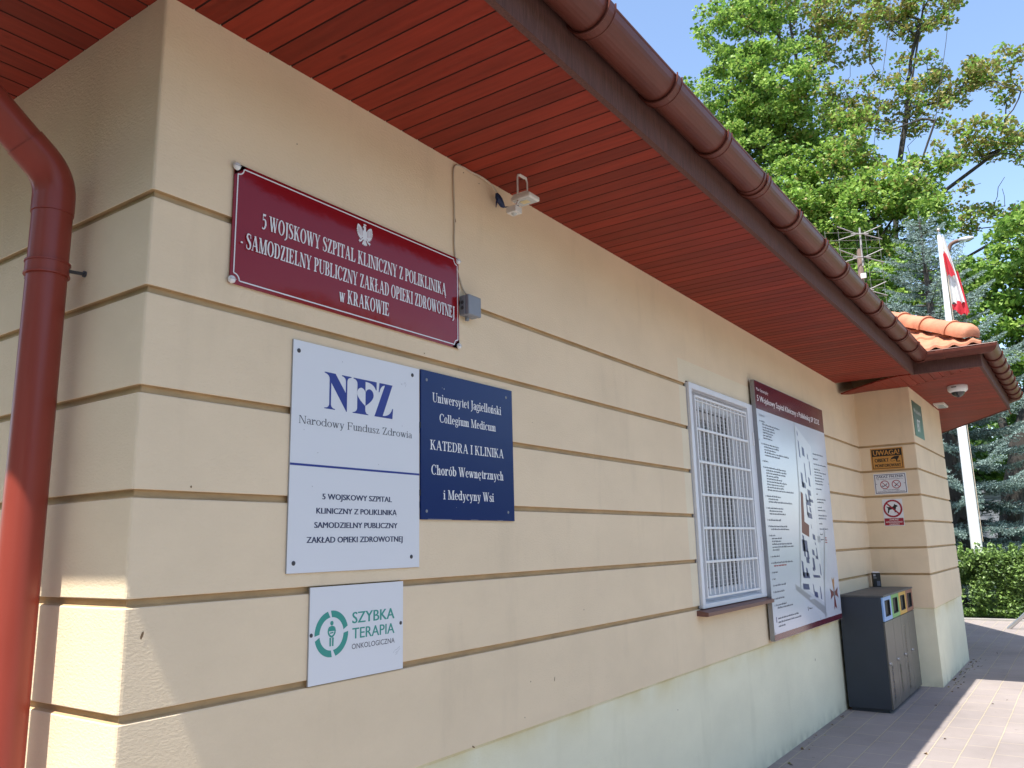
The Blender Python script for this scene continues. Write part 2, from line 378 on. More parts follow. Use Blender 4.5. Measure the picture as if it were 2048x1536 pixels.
class Serif:
    """A drawn roman alphabet: stems with bracketed serifs, thin hairlines, modelled bowls."""
    def __init__(s, S, T, E=0.085, X=0.67): s.S, s.T, s.E, s.X = S, T, E, X
    def stem(s, x, y0, y1, bl=1, br=1, tl=1, tr=1, w=None):
        S, T, E = w or s.S, s.T * 0.85, s.E; k = T * 1.1; p = []
        p += [(x - E, y0), (x - E, y0 + T), (x, y0 + T + k)] if bl else [(x, y0)]
        p += [(x, y1 - T - k), (x - E, y1 - T), (x - E, y1)] if tl else [(x, y1)]
        p += [(x + S + E, y1), (x + S + E, y1 - T), (x + S, y1 - T - k)] if tr else [(x + S, y1)]
        p += [(x + S, y0 + T + k), (x + S + E, y0 + T), (x + S + E, y0)] if br else [(x + S, y0)]
        return [p]
    def bar(s, x0, x1, y0, y1): return [[(x0, y0), (x1, y0), (x1, y1), (x0, y1)]]
    def diag(s, x0, y0, x1, y1, w): return [[(x0 - w / 2, y0), (x0 + w / 2, y0), (x1 + w / 2, y1), (x1 - w / 2, y1)]]
    def slab(s, x, y, hw, up=1): t = s.T * 0.85; return [[(x - hw, y), (x + hw, y), (x + hw, y + up * t), (x - hw, y + up * t)]]
    def arc(s, cx, cy, rx, ry, tx, ty, a0, a1, n=14):
        out = []
        for i in range(n):
            q = []
            for a in (a0 + (a1 - a0) * i / n, a0 + (a1 - a0) * (i + 1) / n):
                c, d = math.cos(R(a)), math.sin(R(a)); q.append(((cx + rx * c, cy + ry * d), (cx + (rx - tx) * c, cy + (ry - ty) * d)))
            out.append([q[0][0], q[1][0], q[1][1], q[0][1]])
        return out
    def pen(s, P, Wd, sub=5):
        pts = []; ws = []
        for i in range(len(P) - 1):
            p0, p1, p2, p3 = P[max(i - 1, 0)], P[i], P[i + 1], P[min(i + 2, len(P) - 1)]
            for j in range(sub + (1 if i == len(P) - 2 else 0)):
                t = j / sub
                pts.append(tuple(0.5 * (2 * p1[k] + (p2[k] - p0[k]) * t + (2 * p0[k] - 5 * p1[k] + 4 * p2[k] - p3[k]) * t * t + (3 * p1[k] - p0[k] - 3 * p2[k] + p3[k]) * t ** 3) for k in (0, 1)))
                ws.append(Wd[i] * (1 - t) + Wd[i + 1] * t)
        L = []
        for i, p in enumerate(pts):
            a, b = pts[max(i - 1, 0)], pts[min(i + 1, len(pts) - 1)]; dx, dy = b[0] - a[0], b[1] - a[1]; l = math.hypot(dx, dy) or 1
            h = ws[i] / 2; L.append(((p[0] - dy / l * h, p[1] + dx / l * h), (p[0] + dy / l * h, p[1] - dx / l * h)))
        return [[L[i][0], L[i + 1][0], L[i + 1][1], L[i][1]] for i in range(len(L) - 1)]
    def acute(s, x, y): return [[(x - .05, y), (x + .03, y), (x + .16, y + .17), (x + .03, y + .17)]]
    def ogonek(s, x): return s.pen([(x, .02), (x - .07, -.07), (x - .06, -.17), (x + .05, -.19)], [s.T, s.T * 1.2, s.T * 1.3, s.T * .6], 3)
    def term(s, x, y0, y1, d): return [[(x, y0), (x + d, y0), (x, y1)]]
    def glyph(s, c):
        S, T, E, X = s.S, s.T, s.E, s.X; st = s.stem; e = E
        if c == 'I': return st(e, 0, 1), S + 2 * e
        if c == 'L': return st(e, 0, 1) + s.bar(e + S, .60, 0, T) + [[(.60, 0), (.64, .30), (.61, .30), (.47, T), (.47, 0)]], .66
        if c == 'Ł': g, w = s.glyph('L'); return g + s.diag(e - .07, .40, e + S + .20, .62, .0001) + [[(e - .10, .38), (e - .10, .46), (e + S + .16, .66), (e + S + .16, .58)]], w
        if c == 'E': return st(e, 0, 1) + s.bar(e + S, .58, 0, T) + s.bar(e + S, .56, 1 - T, 1) + s.bar(e + S, .42, .49, .49 + T) + [[(.58, 0), (.63, .29), (.60, .29), (.45, T), (.45, 0)], [(.56, 1), (.45, 1), (.45, 1 - T), (.56, .74), (.59, .74)], [(.42, .38), (.45, .38), (.45, .64), (.42, .64), (.36, .515)]], .66
        if c == 'F': return st(e, 0, 1) + s.bar(e + S, .56, 1 - T, 1) + s.bar(e + S, .42, .49, .49 + T) + [[(.56, 1), (.45, 1), (.45, 1 - T), (.56, .74), (.59, .74)], [(.42, .38), (.45, .38), (.45, .64), (.42, .64), (.36, .515)]], .61
        if c == 'T': return st(.33 - S / 2, 0, 1, 1, 1, 0, 0) + s.bar(.02, .33 - S / 2, 1 - T, 1) + s.bar(.33 + S / 2, .64, 1 - T, 1) + [[(.02, 1), (.13, 1), (.13, 1 - T), (.03, .73), (0, .73)], [(.64, 1), (.53, 1), (.53, 1 - T), (.63, .73), (.66, .73)]], .66
        if c == 'P': return st(e, 0, 1, tr=0) + s.bar(e + S, .34, 1 - T, 1) + s.bar(e + S, .34, .44, .44 + T) + s.arc(.34, .72, .26, .28, S, T, -90, 90), .62
        if c == 'R': return s.glyph('P')[0] + s.diag(.58, 0, .37, .46, S * 1.02) + s.slab(.62, 0, .10), .74
        if c == 'B': return st(e, 0, 1, tr=0, br=0) + s.bar(e + S, .34, 1 - T, 1) + s.bar(e + S, .36, .50, .50 + T) + s.bar(e + S, .36, 0, T) + s.arc(.34, .75, .24, .25, S * .95, T, -90, 90) + s.arc(.36, .265, .27, .265, S, T, -90, 90), .65
        if c == 'D': return st(e, 0, 1, tr=0, br=0) + s.bar(e + S, .36, 1 - T, 1) + s.bar(e + S, .36, 0, T) + s.arc(.34, .5, .37, .5, S, T, -90, 90, 18), .73
        if c == 'O': return s.arc(.38, .5, .38, .52, S * 1.05, T, 0, 360, 28), .76
        if c == 'C': return s.arc(.38, .5, .38, .52, S * 1.05, T, 48, 318, 22) + [[(.62, .68), (.67, .68), (.67, 1.0), (.63, .92), (.58, .86)]], .70
        if c == 'S': return s.pen([(.50, .80), (.43, .95), (.29, .99), (.15, .93), (.10, .78), (.20, .63), (.38, .47), (.48, .31), (.44, .11), (.28, .01), (.13, .05), (.06, .20)], [T * .8, T, T * 1.1, S * .75, S * .95, S * 1.05, S * 1.1, S * 1.05, S * .75, T * 1.1, T, T * .8], 4) + [[(.48, .72), (.52, .72), (.52, 1.0), (.48, .96), (.44, .90)], [(.04, .28), (.08, .28), (.12, .10), (.08, .04), (.04, 0)]], .58
        if c == 'J': return st(.14, .12, 1, 0, 0) + s.pen([(.14 + S / 2, .14), (.14 + S / 2 - .01, -.04), (.08, -.19), (-.02, -.22)], [S, S * .85, T * 1.5, T * 1.4], 4), .14 + S + e
        if c == 'K': return st(e, 0, 1) + s.diag(e + S, .44, .58, 1, T * 1.3) + s.diag(.62, 0, .34, .60, S * 1.05) + s.slab(.63, 0, .13) + s.slab(.57, 1, .12, -1), .77
        if c == 'M': return s.stem(e + .01, 0, 1, 1, 1, 1, 0, T) + s.diag(.16, 1, .44, 0, S * .95) + s.diag(.44, 0, .72, 1, T * 1.1) + st(.70, 0, 1, 1, 1, 0, 1), .70 + S + e
        if c == 'N': return s.stem(e, 0, 1, 1, 1, 1, 0, T) + s.diag(.13, 1, .61, 0, S * 1.1) + s.stem(.62, 0, 1, 0, 0, 1, 1, T), .62 + T + e
        if c == 'A': return s.diag(.10, 0, .37, 1, T * 1.2) + s.diag(.64, 0, .38, 1, S * 1.05) + s.bar(.20, .52, .30, .30 + T) + s.slab(.10, 0, .10) + s.slab(.64, 0, .15), .79
        if c == 'Ą': g, w = s.glyph('A'); return g + s.ogonek(.70), w
        if c == 'W': return s.diag(.12, 1, .32, 0, S) + s.diag(.33, 0, .50, .92, T * 1.15) + s.diag(.48, 1, .68, 0, S) + s.diag(.69, 0, .88, 1, T * 1.15) + s.slab(.12, 1, .15, -1) + s.slab(.50, 1, .14, -1) + s.slab(.89, 1, .10, -1), 1.0
        if c == 'Y': return st(.34 - S / 2, 0, .45, 1, 1, 0, 0) + s.diag(.34, .42, .11, 1, S) + s.diag(.37, .42, .59, 1, T * 1.2) + s.slab(.11, 1, .15, -1) + s.slab(.60, 1, .11, -1), .71
        if c == 'Z': return s.bar(.05, .56, 1 - T, 1) + s.bar(.03, .58, 0, T) + s.diag(.12, 0, .49, 1, S * 1.1) + [[(.05, 1), (.18, 1), (.18, 1 - T), (.07, .74), (.04, .74)], [(.58, 0), (.62, .28), (.59, .28), (.46, T), (.46, 0)]], .63
        if c == 'U': return st(e, .30, 1, 0, 0) + s.arc(e + .27, .31, .27, .33, S * .9, T, 180, 270, 8) + s.arc(e + .27, .31, .27 + T, .33, T, T, 270, 360, 8) + s.stem(e + .54, .30, 1, 0, 0, 1, 1, T), e * 2 + .54 + T
        if c == '5': return s.pen([(.16, .58), (.28, .64), (.42, .56), (.46, .33), (.38, .10), (.22, .0), (.08, .05)], [T, T * 1.2, S * .9, S * 1.05, S * .8, T * 1.2, S * .8], 4) + [[(.13, .55), (.18, .56), (.20, 1), (.13, 1)], [(.13, .86), (.44, .86), (.48, 1), (.13, 1)]], .54
        if c == '-': return s.bar(.02, .25, .26, .36), .28
        # lower case
        if c == 'i': return st(e * .8, 0, X, 1, 1, 1, 0) + s.arc(e * .8 + S / 2, .86, S * .62, .085, S * .62, .085, 0, 360, 10), S + 1.7 * e
        if c == 'l': return st(e * .8, 0, 1.0, 1, 1, 1, 0), S + 1.7 * e
        if c in 'nńhmr':
            top = 1.0 if c == 'h' else X; g = st(e * .8, 0, top, 1, 1, 1, 0); x = e * .8 + S
            if c == 'r': return g + s.pen([(x, X * .66), (x + .08, X * .9), (x + .17, X * .96)], [T, T * 1.4, S * .9], 3) + s.arc(x + .19, X * .86, .075, .085, .075, .085, 0, 360, 9), x + .27
            step = .27
            for k in range(2 if c == 'm' else 1):
                g += s.pen([(x - T * .3, X * .66), (x + .07, X * .92), (x + .16, X * .97), (x + step - S / 2 - .0, X * .82), (x + step - S / 2, X * .6)], [T, T, T * 1.3, S * .9, S], 4) + st(x + step - S, 0, X * .62, .6, 1, 0, 0); x += step
            if c == 'ń': g += s.acute(e * .8 + .16, .78)
            return g, x + e
        if c == 'u': return st(e * .8, X * .3, X, 0, 0, 1, 0) + s.pen([(e * .8 + S / 2, X * .34), (e * .8 + S / 2 + .02, X * .12), (e * .8 + .16, .015), (e * .8 + .30, X * .2)], [S, S * .9, T * 1.2, T], 4) + st(e * .8 + .29, 0, X, 0, 1, 1, 0), e * 1.6 + .29 + S
        if c in 'oó': return s.arc(.25, X / 2, .25, X / 2 + .015, S * .95, T, 0, 360, 22) + (s.acute(.24, .76) if c == 'ó' else []), .50
        if c == 'c': return s.arc(.25, X / 2, .25, X / 2 + .015, S * .95, T, 52, 312, 16) + s.arc(.37, X * .80, .07, .075, .07, .075, 0, 360, 9), .45
        if c in 'eę': return s.arc(.24, X / 2, .24, X / 2 + .015, S * .95, T, 20, 315, 18) + s.arc(.24, X / 2, .24, X / 2 + .015, S * .7, T, 0, 20, 3) + s.bar(.08, .46, X * .50, X * .50 + T * .9) + (s.ogonek(.33) if c == 'ę' else []), .48
        if c == 'a': return s.pen([(.07, X * .76), (.14, X * .93), (.25, X * .97), (.34, X * .86), (.355, X * .62)], [S * .7, T * 1.2, T * 1.2, S * .85, S], 4) + st(.355 - S / 2, .04, X * .64, 0, 0, 0, 0) + s.pen([(.355, .07), (.41, .015), (.47, .06)], [S * .8, T * 1.2, T * .8], 3) + s.arc(.22, .19, .20, .20, S * .95, T, 80, 290, 12) + s.bar(.22, .34, .335, .335 + T), .46
        if c == 'd': return s.arc(.24, X / 2, .24, X / 2 + .015, S * .95, T, 40, 320, 16) + st(.46 - S + .06, 0, 1.0, 0, 1, 1, 0), .52 + e * .8
        if c == 'b': return st(e * .6, .02, 1.0, 0, 0, 1, 0) + s.arc(e * .6 + .26, X / 2, .24, X / 2 + .015, S * .95, T, -140, 140, 16), e * .6 + .51
        if c == 'g': return s.arc(.22, X * .66, .20, X * .35, S * .8, T, 0, 360, 18) + s.pen([(.10, X * .33), (.05, .14), (.14, .06), (.32, .045), (.41, -.04), (.38, -.19), (.22, -.25), (.07, -.20), (.05, -.08), (.13, .05)], [T * 1.2, T * 1.4, S * .8, S * .9, S * .8, T * 1.4, T, T * 1.2, T * 1.2, T], 4) + [[(.36, X * .88), (.48, X * .90), (.48, X * 1.0), (.33, X * .97)]], .47
        if c == 'k': return st(e * .8, 0, 1.0, 1, 1, 1, 0) + s.diag(e * .8 + S, .28, .42, X, T * 1.2) + s.diag(.44, 0, .26, .42, S * .95) + s.slab(.44, 0, .11) + s.slab(.41, X, .09, -1), .54
        if c == 's': return s.pen([(.34, X * .78), (.28, X * .94), (.19, X * .97), (.08, X * .87), (.10, X * .67), (.24, X * .48), (.34, X * .30), (.30, X * .08), (.17, .01), (.06, X * .22)], [T, T, T * 1.1, S * .8, S * .95, S, S * .95, S * .7, T * 1.1, T], 4) + [[(.32, X * .68), (.35, X * .68), (.35, X), (.31, X * .95)], [(.03, X * .34), (.06, X * .34), (.08, X * .08), (.03, 0)]], .40
        if c == 't': return s.pen([(.13 + S / 2, .88), (.13 + S / 2, X * .5), (.13 + S / 2 + .01, X * .18), (.24, .02), (.33, .08)], [S * .5, S, S, T * 1.3, T * .8], 4) + s.bar(.01, .33, X - T, X), .34
        if c == 'w': return s.diag(.09, X, .24, 0, S * .95) + s.diag(.25, 0, .37, X * .95, T * 1.15) + s.diag(.37, X, .51, 0, S * .95) + s.diag(.52, 0, .66, X, T * 1.15) + s.slab(.10, X, .12, -1) + s.slab(.38, X, .10, -1) + s.slab(.66, X, .09, -1), .75
        if c == 'y': return s.diag(.10, X, .27, 0, S * .95) + s.pen([(.44, X), (.28, .03), (.18, -.22), (.07, -.20)], [T * 1.1, T * 1.2, T * 1.4, S * .7], 5) + s.slab(.11, X, .12, -1) + s.slab(.43, X, .09, -1), .53
        if c == 'z': return s.bar(.04, .38, X - T, X) + s.bar(.02, .40, 0, T) + s.diag(.09, 0, .33, X, S) + [[(.04, X), (.12, X), (.05, X * .72), (.025, X * .72)], [(.40, 0), (.43, .20), (.405, .20), (.32, T)]], .43
        return [], .30
    def write(s, mb, body, x0, x1, zb, cap, y, m, gap=0.055):
        pen = 0.0; G = []
        for c in body:
            g, w = s.glyph(c)
            G += [[(p[0] + pen, p[1]) for p in q] for q in g]; pen += w + (gap if c != ' ' else 0)
        xs = [p[0] for q in G for p in q]; a, b = min(xs), max(xs); k = (x1 - x0) / (b - a)
        for i, q in enumerate(G):
            yy = y - (i % 7) * 3e-5
            mb.poly([(x0 + (p[0] - a) * k, yy, zb + p[1] * cap) for p in q], m)
BOLD = Serif(0.175, 0.062); MEDIUM = Serif(0.15, 0.06); LIGHT = Serif(0.095, 0.045, 0.07)

# ------------------------------------------------------------------ ground
g = MB(); g.box(-250, 250, -250, 250, -0.4, -0.03, 'grass'); structure(g.build('ground'))
g = MB(); g.box(-1.6, 16.35, -22, 14, -0.3, 0.0, 'paving'); structure(g.build('pavement'))
g = MB(); g.box(-40, 16.35, -22, 22, -0.3, -0.012, 'asphalt'); structure(g.build('unseen_asphalt'))  # unseen dark ground left of the paving, added to cut bounced light
g = MB(); g.box(16.35, 16.45, -22, 22, -0.3, 0.035, 'concrete'); structure(g.build('kerb', bevel=0.01))

# ------------------------------------------------------------------ the building
ZS = 3.1725                                                   # underside of the eaves
WALL = [(0, 7.0), (0, 0), (8.603, 0), (8.603, -0.587), (10.85, -0.587), (13.6, 0.79), (13.6, 7.0)]
EAVE = [(-0.74, 7.74), (-0.74, -0.74), (7.86, -0.74), (7.86, -1.347), (11.31, -1.347), (14.3, 0.13), (14.3, 7.74)]
bld = thing('gatehouse', 'single-storey cream building with grooved walls, red boarded eaves and brown gutter', 'building')

# wall: a ring of vertices per height; the grooves step back, the plinth steps back
def wall_plan():
    """plan points with softened arrises and extra columns where the paint and the window change"""
    P = []
    for i, p in enumerate(WALL):
        if 0 < i < len(WALL) - 1:
            a = (Vector(WALL[i - 1]) - Vector(p)).normalized(); b = (Vector(WALL[i + 1]) - Vector(p)).normalized()
            for k in ((a, .012), (a, .004), (b, .004), (b, .012)):
                q = Vector(p) + k[0] * k[1]
                if k[1] == .004: q += (a + b) * 0.0012
                P.append((q.x, q.y))
        else: P.append(p)
        if i == 1:
            for x in (3.607, 3.715, 4.955, 5.30): P.append((x, 0.0))
    return P
PLAN = wall_plan()
GZ = [2.535, 2.255, 1.975, 1.695, 1.415, 1.135]               # lower lips of the grooves
levels = [(-0.05, -0.012, 'plinth_render'), (0.786, -0.012, 'plinth_render'), (0.800, 0.0, 'plinth_render')]
for zl in reversed(GZ):
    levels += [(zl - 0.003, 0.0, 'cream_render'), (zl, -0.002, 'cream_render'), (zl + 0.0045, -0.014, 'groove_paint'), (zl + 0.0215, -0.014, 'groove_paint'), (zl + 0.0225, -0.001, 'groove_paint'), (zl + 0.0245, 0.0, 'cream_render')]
levels += [(2.575, 0.0, 'cream_render'), (2.712, 0.0, 'cream_render'), (3.36, 0.0, 'cream_render')]
wm = MB(); rings = []
closed = PLAN + []
for z, d, m in levels:
    o2 = offset(PLAN, d); rings.append([(x, y, z) for x, y in o2])
n = len(PLAN)
verts = [p for r_ in rings for p in r_]
for li in range(len(levels) - 1):
    z0, z1 = levels[li][0], levels[li + 1][0]; m = levels[li + 1][2]
    for j in range(n - 1):
        xm = (PLAN[j][0] + PLAN[j + 1][0]) / 2; onf = abs(PLAN[j][1]) < 0.02 and abs(PLAN[j + 1][1]) < 0.02
        if onf and 3.715 <= xm <= 4.955 and 1.13 <= z0 and z1 <= 2.58: continue       # window opening
        mm = m
        if onf and 3.607 <= xm <= 5.30 and z0 > 1.13 and z1 <= 2.72 and m == 'cream_render': mm = 'patched_render'
        a = li * n + j; wm.add([verts[a], verts[a + 1], verts[a + n + 1], verts[a + n]], [(0, 1, 2, 3)], mm)
wm.poly([(0, 7, -.05), (13.6, 7, -.05), (13.6, 7, 3.36), (0, 7, 3.36)], 'cream_render')
# chipped spots and scars in the render
def scar(x, z, w, h, a, m='glue'):
    ca, sa = math.cos(a), math.sin(a); pts = []
    for k in range(7):
        t = 2 * math.pi * k / 7; u, v = w * math.cos(t) * rng.uniform(.7, 1.1), h * math.sin(t) * rng.uniform(.7, 1.1)
        pts.append((x + u * ca - v * sa, -0.0008, z + u * sa + v * ca))
    wm.poly(pts, m)
for x, z, w, h, a in ((.052, 1.345, .0045, .013, -.35), (.17, 1.73, .003, .004, 0), (2.02, .965, .003, .013, -.25), (1.83, .98, .003, .003, 0), (1.78, .845, .003, .003, .4),
                      (1.43, .80, .004, .012, 1.1), (.62, 2.62, .002, .003, 0), (1.15, 2.29, .003, .003, 0), (2.3, 1.24, .002, .005, .2), (1.36, 2.26, .0015, .008, .1), (1.9, 2.1, .002, .002, 0),
                      (6.1, .55, .008, .012, 0), (3.3, .62, .004, .004, 0), (2.8, 2.9, .002, .003, 0), (.5, 2.9, .002, .003, 0)): scar(x, z, w, h, a)
wall = wm.build('wall', bld)

# soffit: matchboards square to each wall, mitred at the corners
def board_profile(u0, u1):
    """(u, z) steps of one board: face, then the V-groove beside it"""
    return [(u0 + .0035, 0.0), (u1 - .0035, 0.0), (u1, .007)]
sf = MB(); P0 = 0.0925
def soffit_run(lo, hi, depth_at, to3, m):
    """boards between lo and hi along the eave; depth_at(u) gives (near, far) across it"""
    k = math.floor(lo / P0); u = k * P0
    while u < hi:
        a, b = max(lo, u + .0035), min(hi, u + P0 - .0035); c = min(hi, u + P0 + .0035)
        if b > a:
            na, fa = depth_at(a); nb, fb = depth_at(b)
            sf.add([to3(a, na, 0), to3(b, nb, 0), to3(b, fb, 0), to3(a, fa, 0)], [(0, 1, 2, 3)], m)
        if c > b > lo:
            mid = (b + c) / 2; nb, fb = depth_at(b); nc, fc = depth_at(c); nm, fm = depth_at(mid)
            sf.add([to3(b, nb, 0), to3(mid, nm, .008), to3(c, nc, 0), to3(b, fb, 0), to3(mid, fm, .008), to3(c, fc, 0)], [(0, 1, 4, 3), (1, 2, 5, 4)], 'board_gap')
        u += P0
soffit_run(-0.74, 7.80, lambda x: (max(-x, 0) * -1 if x < 0 else 0.012, -0.745), lambda x, y, d: (x, y, ZS + d), 'soffit_boards')       # long front
soffit_run(-0.745, 7.0, lambda y: (y if y < 0 else 0.012, -0.745), lambda y, x, d: (x, y, ZS + d), 'soffit_boards_side')             # left end
soffit = sf.build('soffit', bld); sf = MB()
soffit_run(7.86, 11.9, lambda x: (-0.575, -1.35) if 8.603 <= x <= 10.85 else ((-0.587 - (8.603 - x) * 1.023, -1.35) if x < 8.603 else (-0.6 - max(0, x - 10.85) * 1.6 if x < 11.31 else -1.34, -1.35)), lambda x, y, d: (x, y, ZS + d), 'soffit_boards')  # bay front
sf.poly([(10.85, -.587, ZS + .001), (11.31, -1.35, ZS + .001), (14.3, .13, ZS + .001), (13.6, .80, ZS + .001)], 'soffit_boards')
sf.build('bay_soffit', bld)
# the boards beside the bay have come away at the wall end and hang down, leaving a dark gap
sf = MB()
def sag(x, y):
    t = max(0.0, 1 + y / 0.62); u = max(0, min(1, (8.603 - x) / 0.7))
    return ZS + .002 - 0.125 * t ** 1.3 * u ** 0.8
y = -1.345
while y < -0.03:
    b = min(y + P0 - .005, -0.03)
    def xs(yy): return (7.875 if yy > -.60 else 7.875 + max(0, (-.587 - yy)) * 0.0, 8.60 if yy > -.587 else 8.603 + (yy + .587) * .977)
    for k in range(6):
        q = []
        for (yy, kk) in ((y, k), (b, k), (b, k + 1), (y, k + 1)):
            x0, x1 = xs(yy); x = x0 + (x1 - x0) * kk / 6; q.append((x, yy, sag(x, yy)))
        sf.add(q + [(p[0], p[1], p[2] + .014) for p in q], [(0, 1, 2, 3), (7, 6, 5, 4), (0, 4, 5, 1), (2, 6, 7, 3), (1, 5, 6, 2), (3, 7, 4, 0)], 'soffit_boards_side')
    y += P0
sf.build('loose_boards', bld)['label'] = 'loose red soffit boards sagging beside the bay'

# fascia: one weathered plank line round the eaves
fa = MB(); A, B = offset(EAVE, 0.0), offset(EAVE, 0.026)
for i in range(len(EAVE) - 1):
    q = [(*A[i], ZS - .006), (*A[i + 1], ZS - .006), (*B[i + 1], ZS - .006), (*B[i], ZS - .006)]
    fa.add(q + [(p[0], p[1], 3.375) for p in q], [(0, 1, 2, 3), (7, 6, 5, 4), (3, 2, 6, 7), (1, 0, 4, 5)], 'fascia_wood')
fa.build('fascia', bld)

# gutters: half-round sweep with rolled front edge, brackets and union pieces
GC = 0.108; GR = 0.079; GZc = 3.352
def gprof(r0, th=0.004):
    p = [(GC - r0 * math.cos(a), GZc - r0 * math.sin(a)) for a in [math.pi * k / 16 for k in range(17)]]
    return p
def sweep(mb, pts, prof, m):
    L = [offset(pts, o) for o, z in prof]; k = len(prof)
    for i in range(len(pts) - 1):
        for j in range(k - 1):
            mb.add([(*L[j][i], prof[j][1]), (*L[j][i + 1], prof[j][1]), (*L[j + 1][i + 1], prof[j + 1][1]), (*L[j + 1][i], prof[j + 1][1])], [(0, 1, 2, 3)], m)
gu = MB()
outer = gprof(GR)
bead = [(GC + GR + .006 * math.cos(a) - .002, GZc + .006 * math.sin(a)) for a in [2 * math.pi * k / 8 for k in range(9)]]
inner = gprof(GR - .004)
sweep(gu, EAVE, outer, 'gutter_brown'); sweep(gu, EAVE, inner, 'gutter_brown'); sweep(gu, EAVE, bead, 'gutter_brown')
gutter = gu.build('gutter', bld, smooth=True)
def bracket(pa, pb, name='bracket', w=0.030, up=0.009):
    """half ring hugging the gutter on the eave run pa-pb (both plan points on the fascia line)"""
    b = MB(); pts = [pa, pb]
    pr = [(GC - (GR + up) * math.cos(a), GZc - (GR + up) * math.sin(a)) for a in [math.pi * k / 16 for k in range(17)]]
    pi_ = gprof(GR + .001)
    sweep(b, pts, pr, 'gutter_brown')
    for p in (pa, pb):                                      # close the two edges
        d = (Vector(pb) - Vector(pa)).normalized(); nrm = Vector((d.y, -d.x))
        for j in range(16):
            q = [(Vector(p) + nrm * o, z) for o, z in (pr[j], pr[j + 1], pi_[j + 1], pi_[j])]
            b.add([(v.x, v.y, z) for v, z in q], [(0, 1, 2, 3)], 'gutter_brown')
    if name == 'bracket':
        d = (Vector(pb) - Vector(pa)).normalized(); nrm = Vector((d.y, -d.x))
        for p in (pa, pb):
            b.tube([((Vector(p) + nrm * (GC - (GR + up) * math.cos(a))).x, (Vector(p) + nrm * (GC - (GR + up) * math.cos(a))).y, GZc - (GR + up) * math.sin(a)) for a in [math.pi * (k - .6) / 16 for k in range(18)]], .0034, 'gutter_brown', 6)
    return b.build(name, gutter, smooth=True)
for k in range(-2, 13):
    x = 1.05 + 0.5577 * k
    bracket((x - .022, -0.74), (x + .022, -0.74))
bracket((2.665, -0.74), (2.79, -0.74), 'union', up=.004); bracket((7.22, -.74), (7.33, -.74), 'union', up=.004)
for k in range(4): bracket((-0.74, 0.6 + 1.0 * k + .017), (-0.74, 0.6 + 1.0 * k - .017))
for k in range(8): bracket((8.2 + .42 * k - .017, -1.347), (8.2 + .42 * k + .017, -1.347))
bracket((7.86, -1.0), (7.86, -1.07), 'union', up=.004)

# roof: pantile facets over the eaves, round hip caps
TAN = 0.577; ZE = 3.385
ro = MB()
def facet(poly, udir, vdir, z_of):
    """pantiles on a plan polygon: waves across udir, courses stepping up vdir"""
    bm = bmesh.new(); U = Vector(udir); V = Vector(vdir)
    us = [Vector(p).dot(U) for p in poly]; vs = [Vector(p).dot(V) for p in poly]
    u0, u1, v0, v1 = min(us), max(us), min(vs), max(vs); du, dv = 0.0206, 0.30
    nu = max(1, int((u1 - u0) / du) + 1); nv = max(1, int((v1 - v0) / dv) + 1)
    for j in range(nv):
        rows = []
        for vv, lift in ((v0 + j * dv, 0.028), (v0 + (j + 1) * dv + .01, 0.004)):
            r_ = []
            for i in range(nu + 1):
                u = u0 + i * du; p = U * u + V * vv
                w = 0.5 + 0.5 * math.cos(2 * math.pi * u / 0.165)
                r_.append(bm.verts.new((p.x, p.y, z_of(p.x, p.y) + lift + 0.026 * w * w)))
            rows.append(r_)
        fr = [bm.verts.new((v.co.x, v.co.y, v.co.z - .026)) for v in rows[0]]
        for i in range(nu):
            bm.faces.new((rows[0][i], rows[0][i + 1], rows[1][i + 1], rows[1][i])); bm.faces.new((fr[i], fr[i + 1], rows[0][i + 1], rows[0][i]))
    m = len(poly); c = sum((Vector(p) for p in poly), Vector((0, 0))) / m
    for i in range(m):
        a, b = Vector(poly[i]), Vector(poly[(i + 1) % m]); d = b - a; nrm = Vector((d.y, -d.x)).normalized()
        if nrm.dot(c - a) > 0: nrm = -nrm
        geo = bm.verts[:] + bm.edges[:] + bm.faces[:]
        bmesh.ops.bisect_plane(bm, geom=geo, plane_co=(a.x, a.y, 0), plane_no=(nrm.x, nrm.y, 0), clear_outer=True)
    bm.verts.index_update()
    ro.add([v.co[:] for v in bm.verts], [[v.index for v in f.verts] for f in bm.faces], 'roof_tile'); bm.free()
zf = lambda x, y: ZE + TAN * (y + .78); zl = lambda x, y: ZE + TAN * (x + .78); zb = lambda x, y: ZE + TAN * (x - 7.82); zbf = lambda x, y: ZE + TAN * (y + 1.39)
facet([(-.78, -.78), (7.82, -.78), (9.6, 1.0), (9.6, 3.4), (3.4, 3.4)], (1, 0), (0, 1), zf)
facet([(-.78, -.78), (3.4, 3.4), (-.78, 7.6)], (0, 1), (1, 0), zl)
facet([(7.82, -1.39), (9.6, .39), (9.6, 1.0), (7.82, -.78)], (0, 1), (1, 0), zb)
facet([(7.82, -1.39), (11.36, -1.39), (9.6, .39)], (1, 0), (0, 1), zbf)
E1 = (9.6, .39, zbf(0, .39)); E2 = (9.6, 1.0, zf(0, 1.0)); Cc = (11.36, -1.39, ZE); Gg = (14.35, .1, ZE); RR = (9.6, 3.4, zf(0, 3.4)); RL = (3.4, 3.4, zf(0, 3.4))
for t in ((Cc, Gg, E1), (E1, Gg, E2), (E2, Gg, RR), (Gg, (14.35, 7.6, ZE), RR), ((14.35, 7.6, ZE), (-.78, 7.6, ZE), RL), ((14.35, 7.6, ZE), RL, RR)): ro.poly(list(t), 'roof_tile')
roof = ro.build('roof', bld, smooth=True)
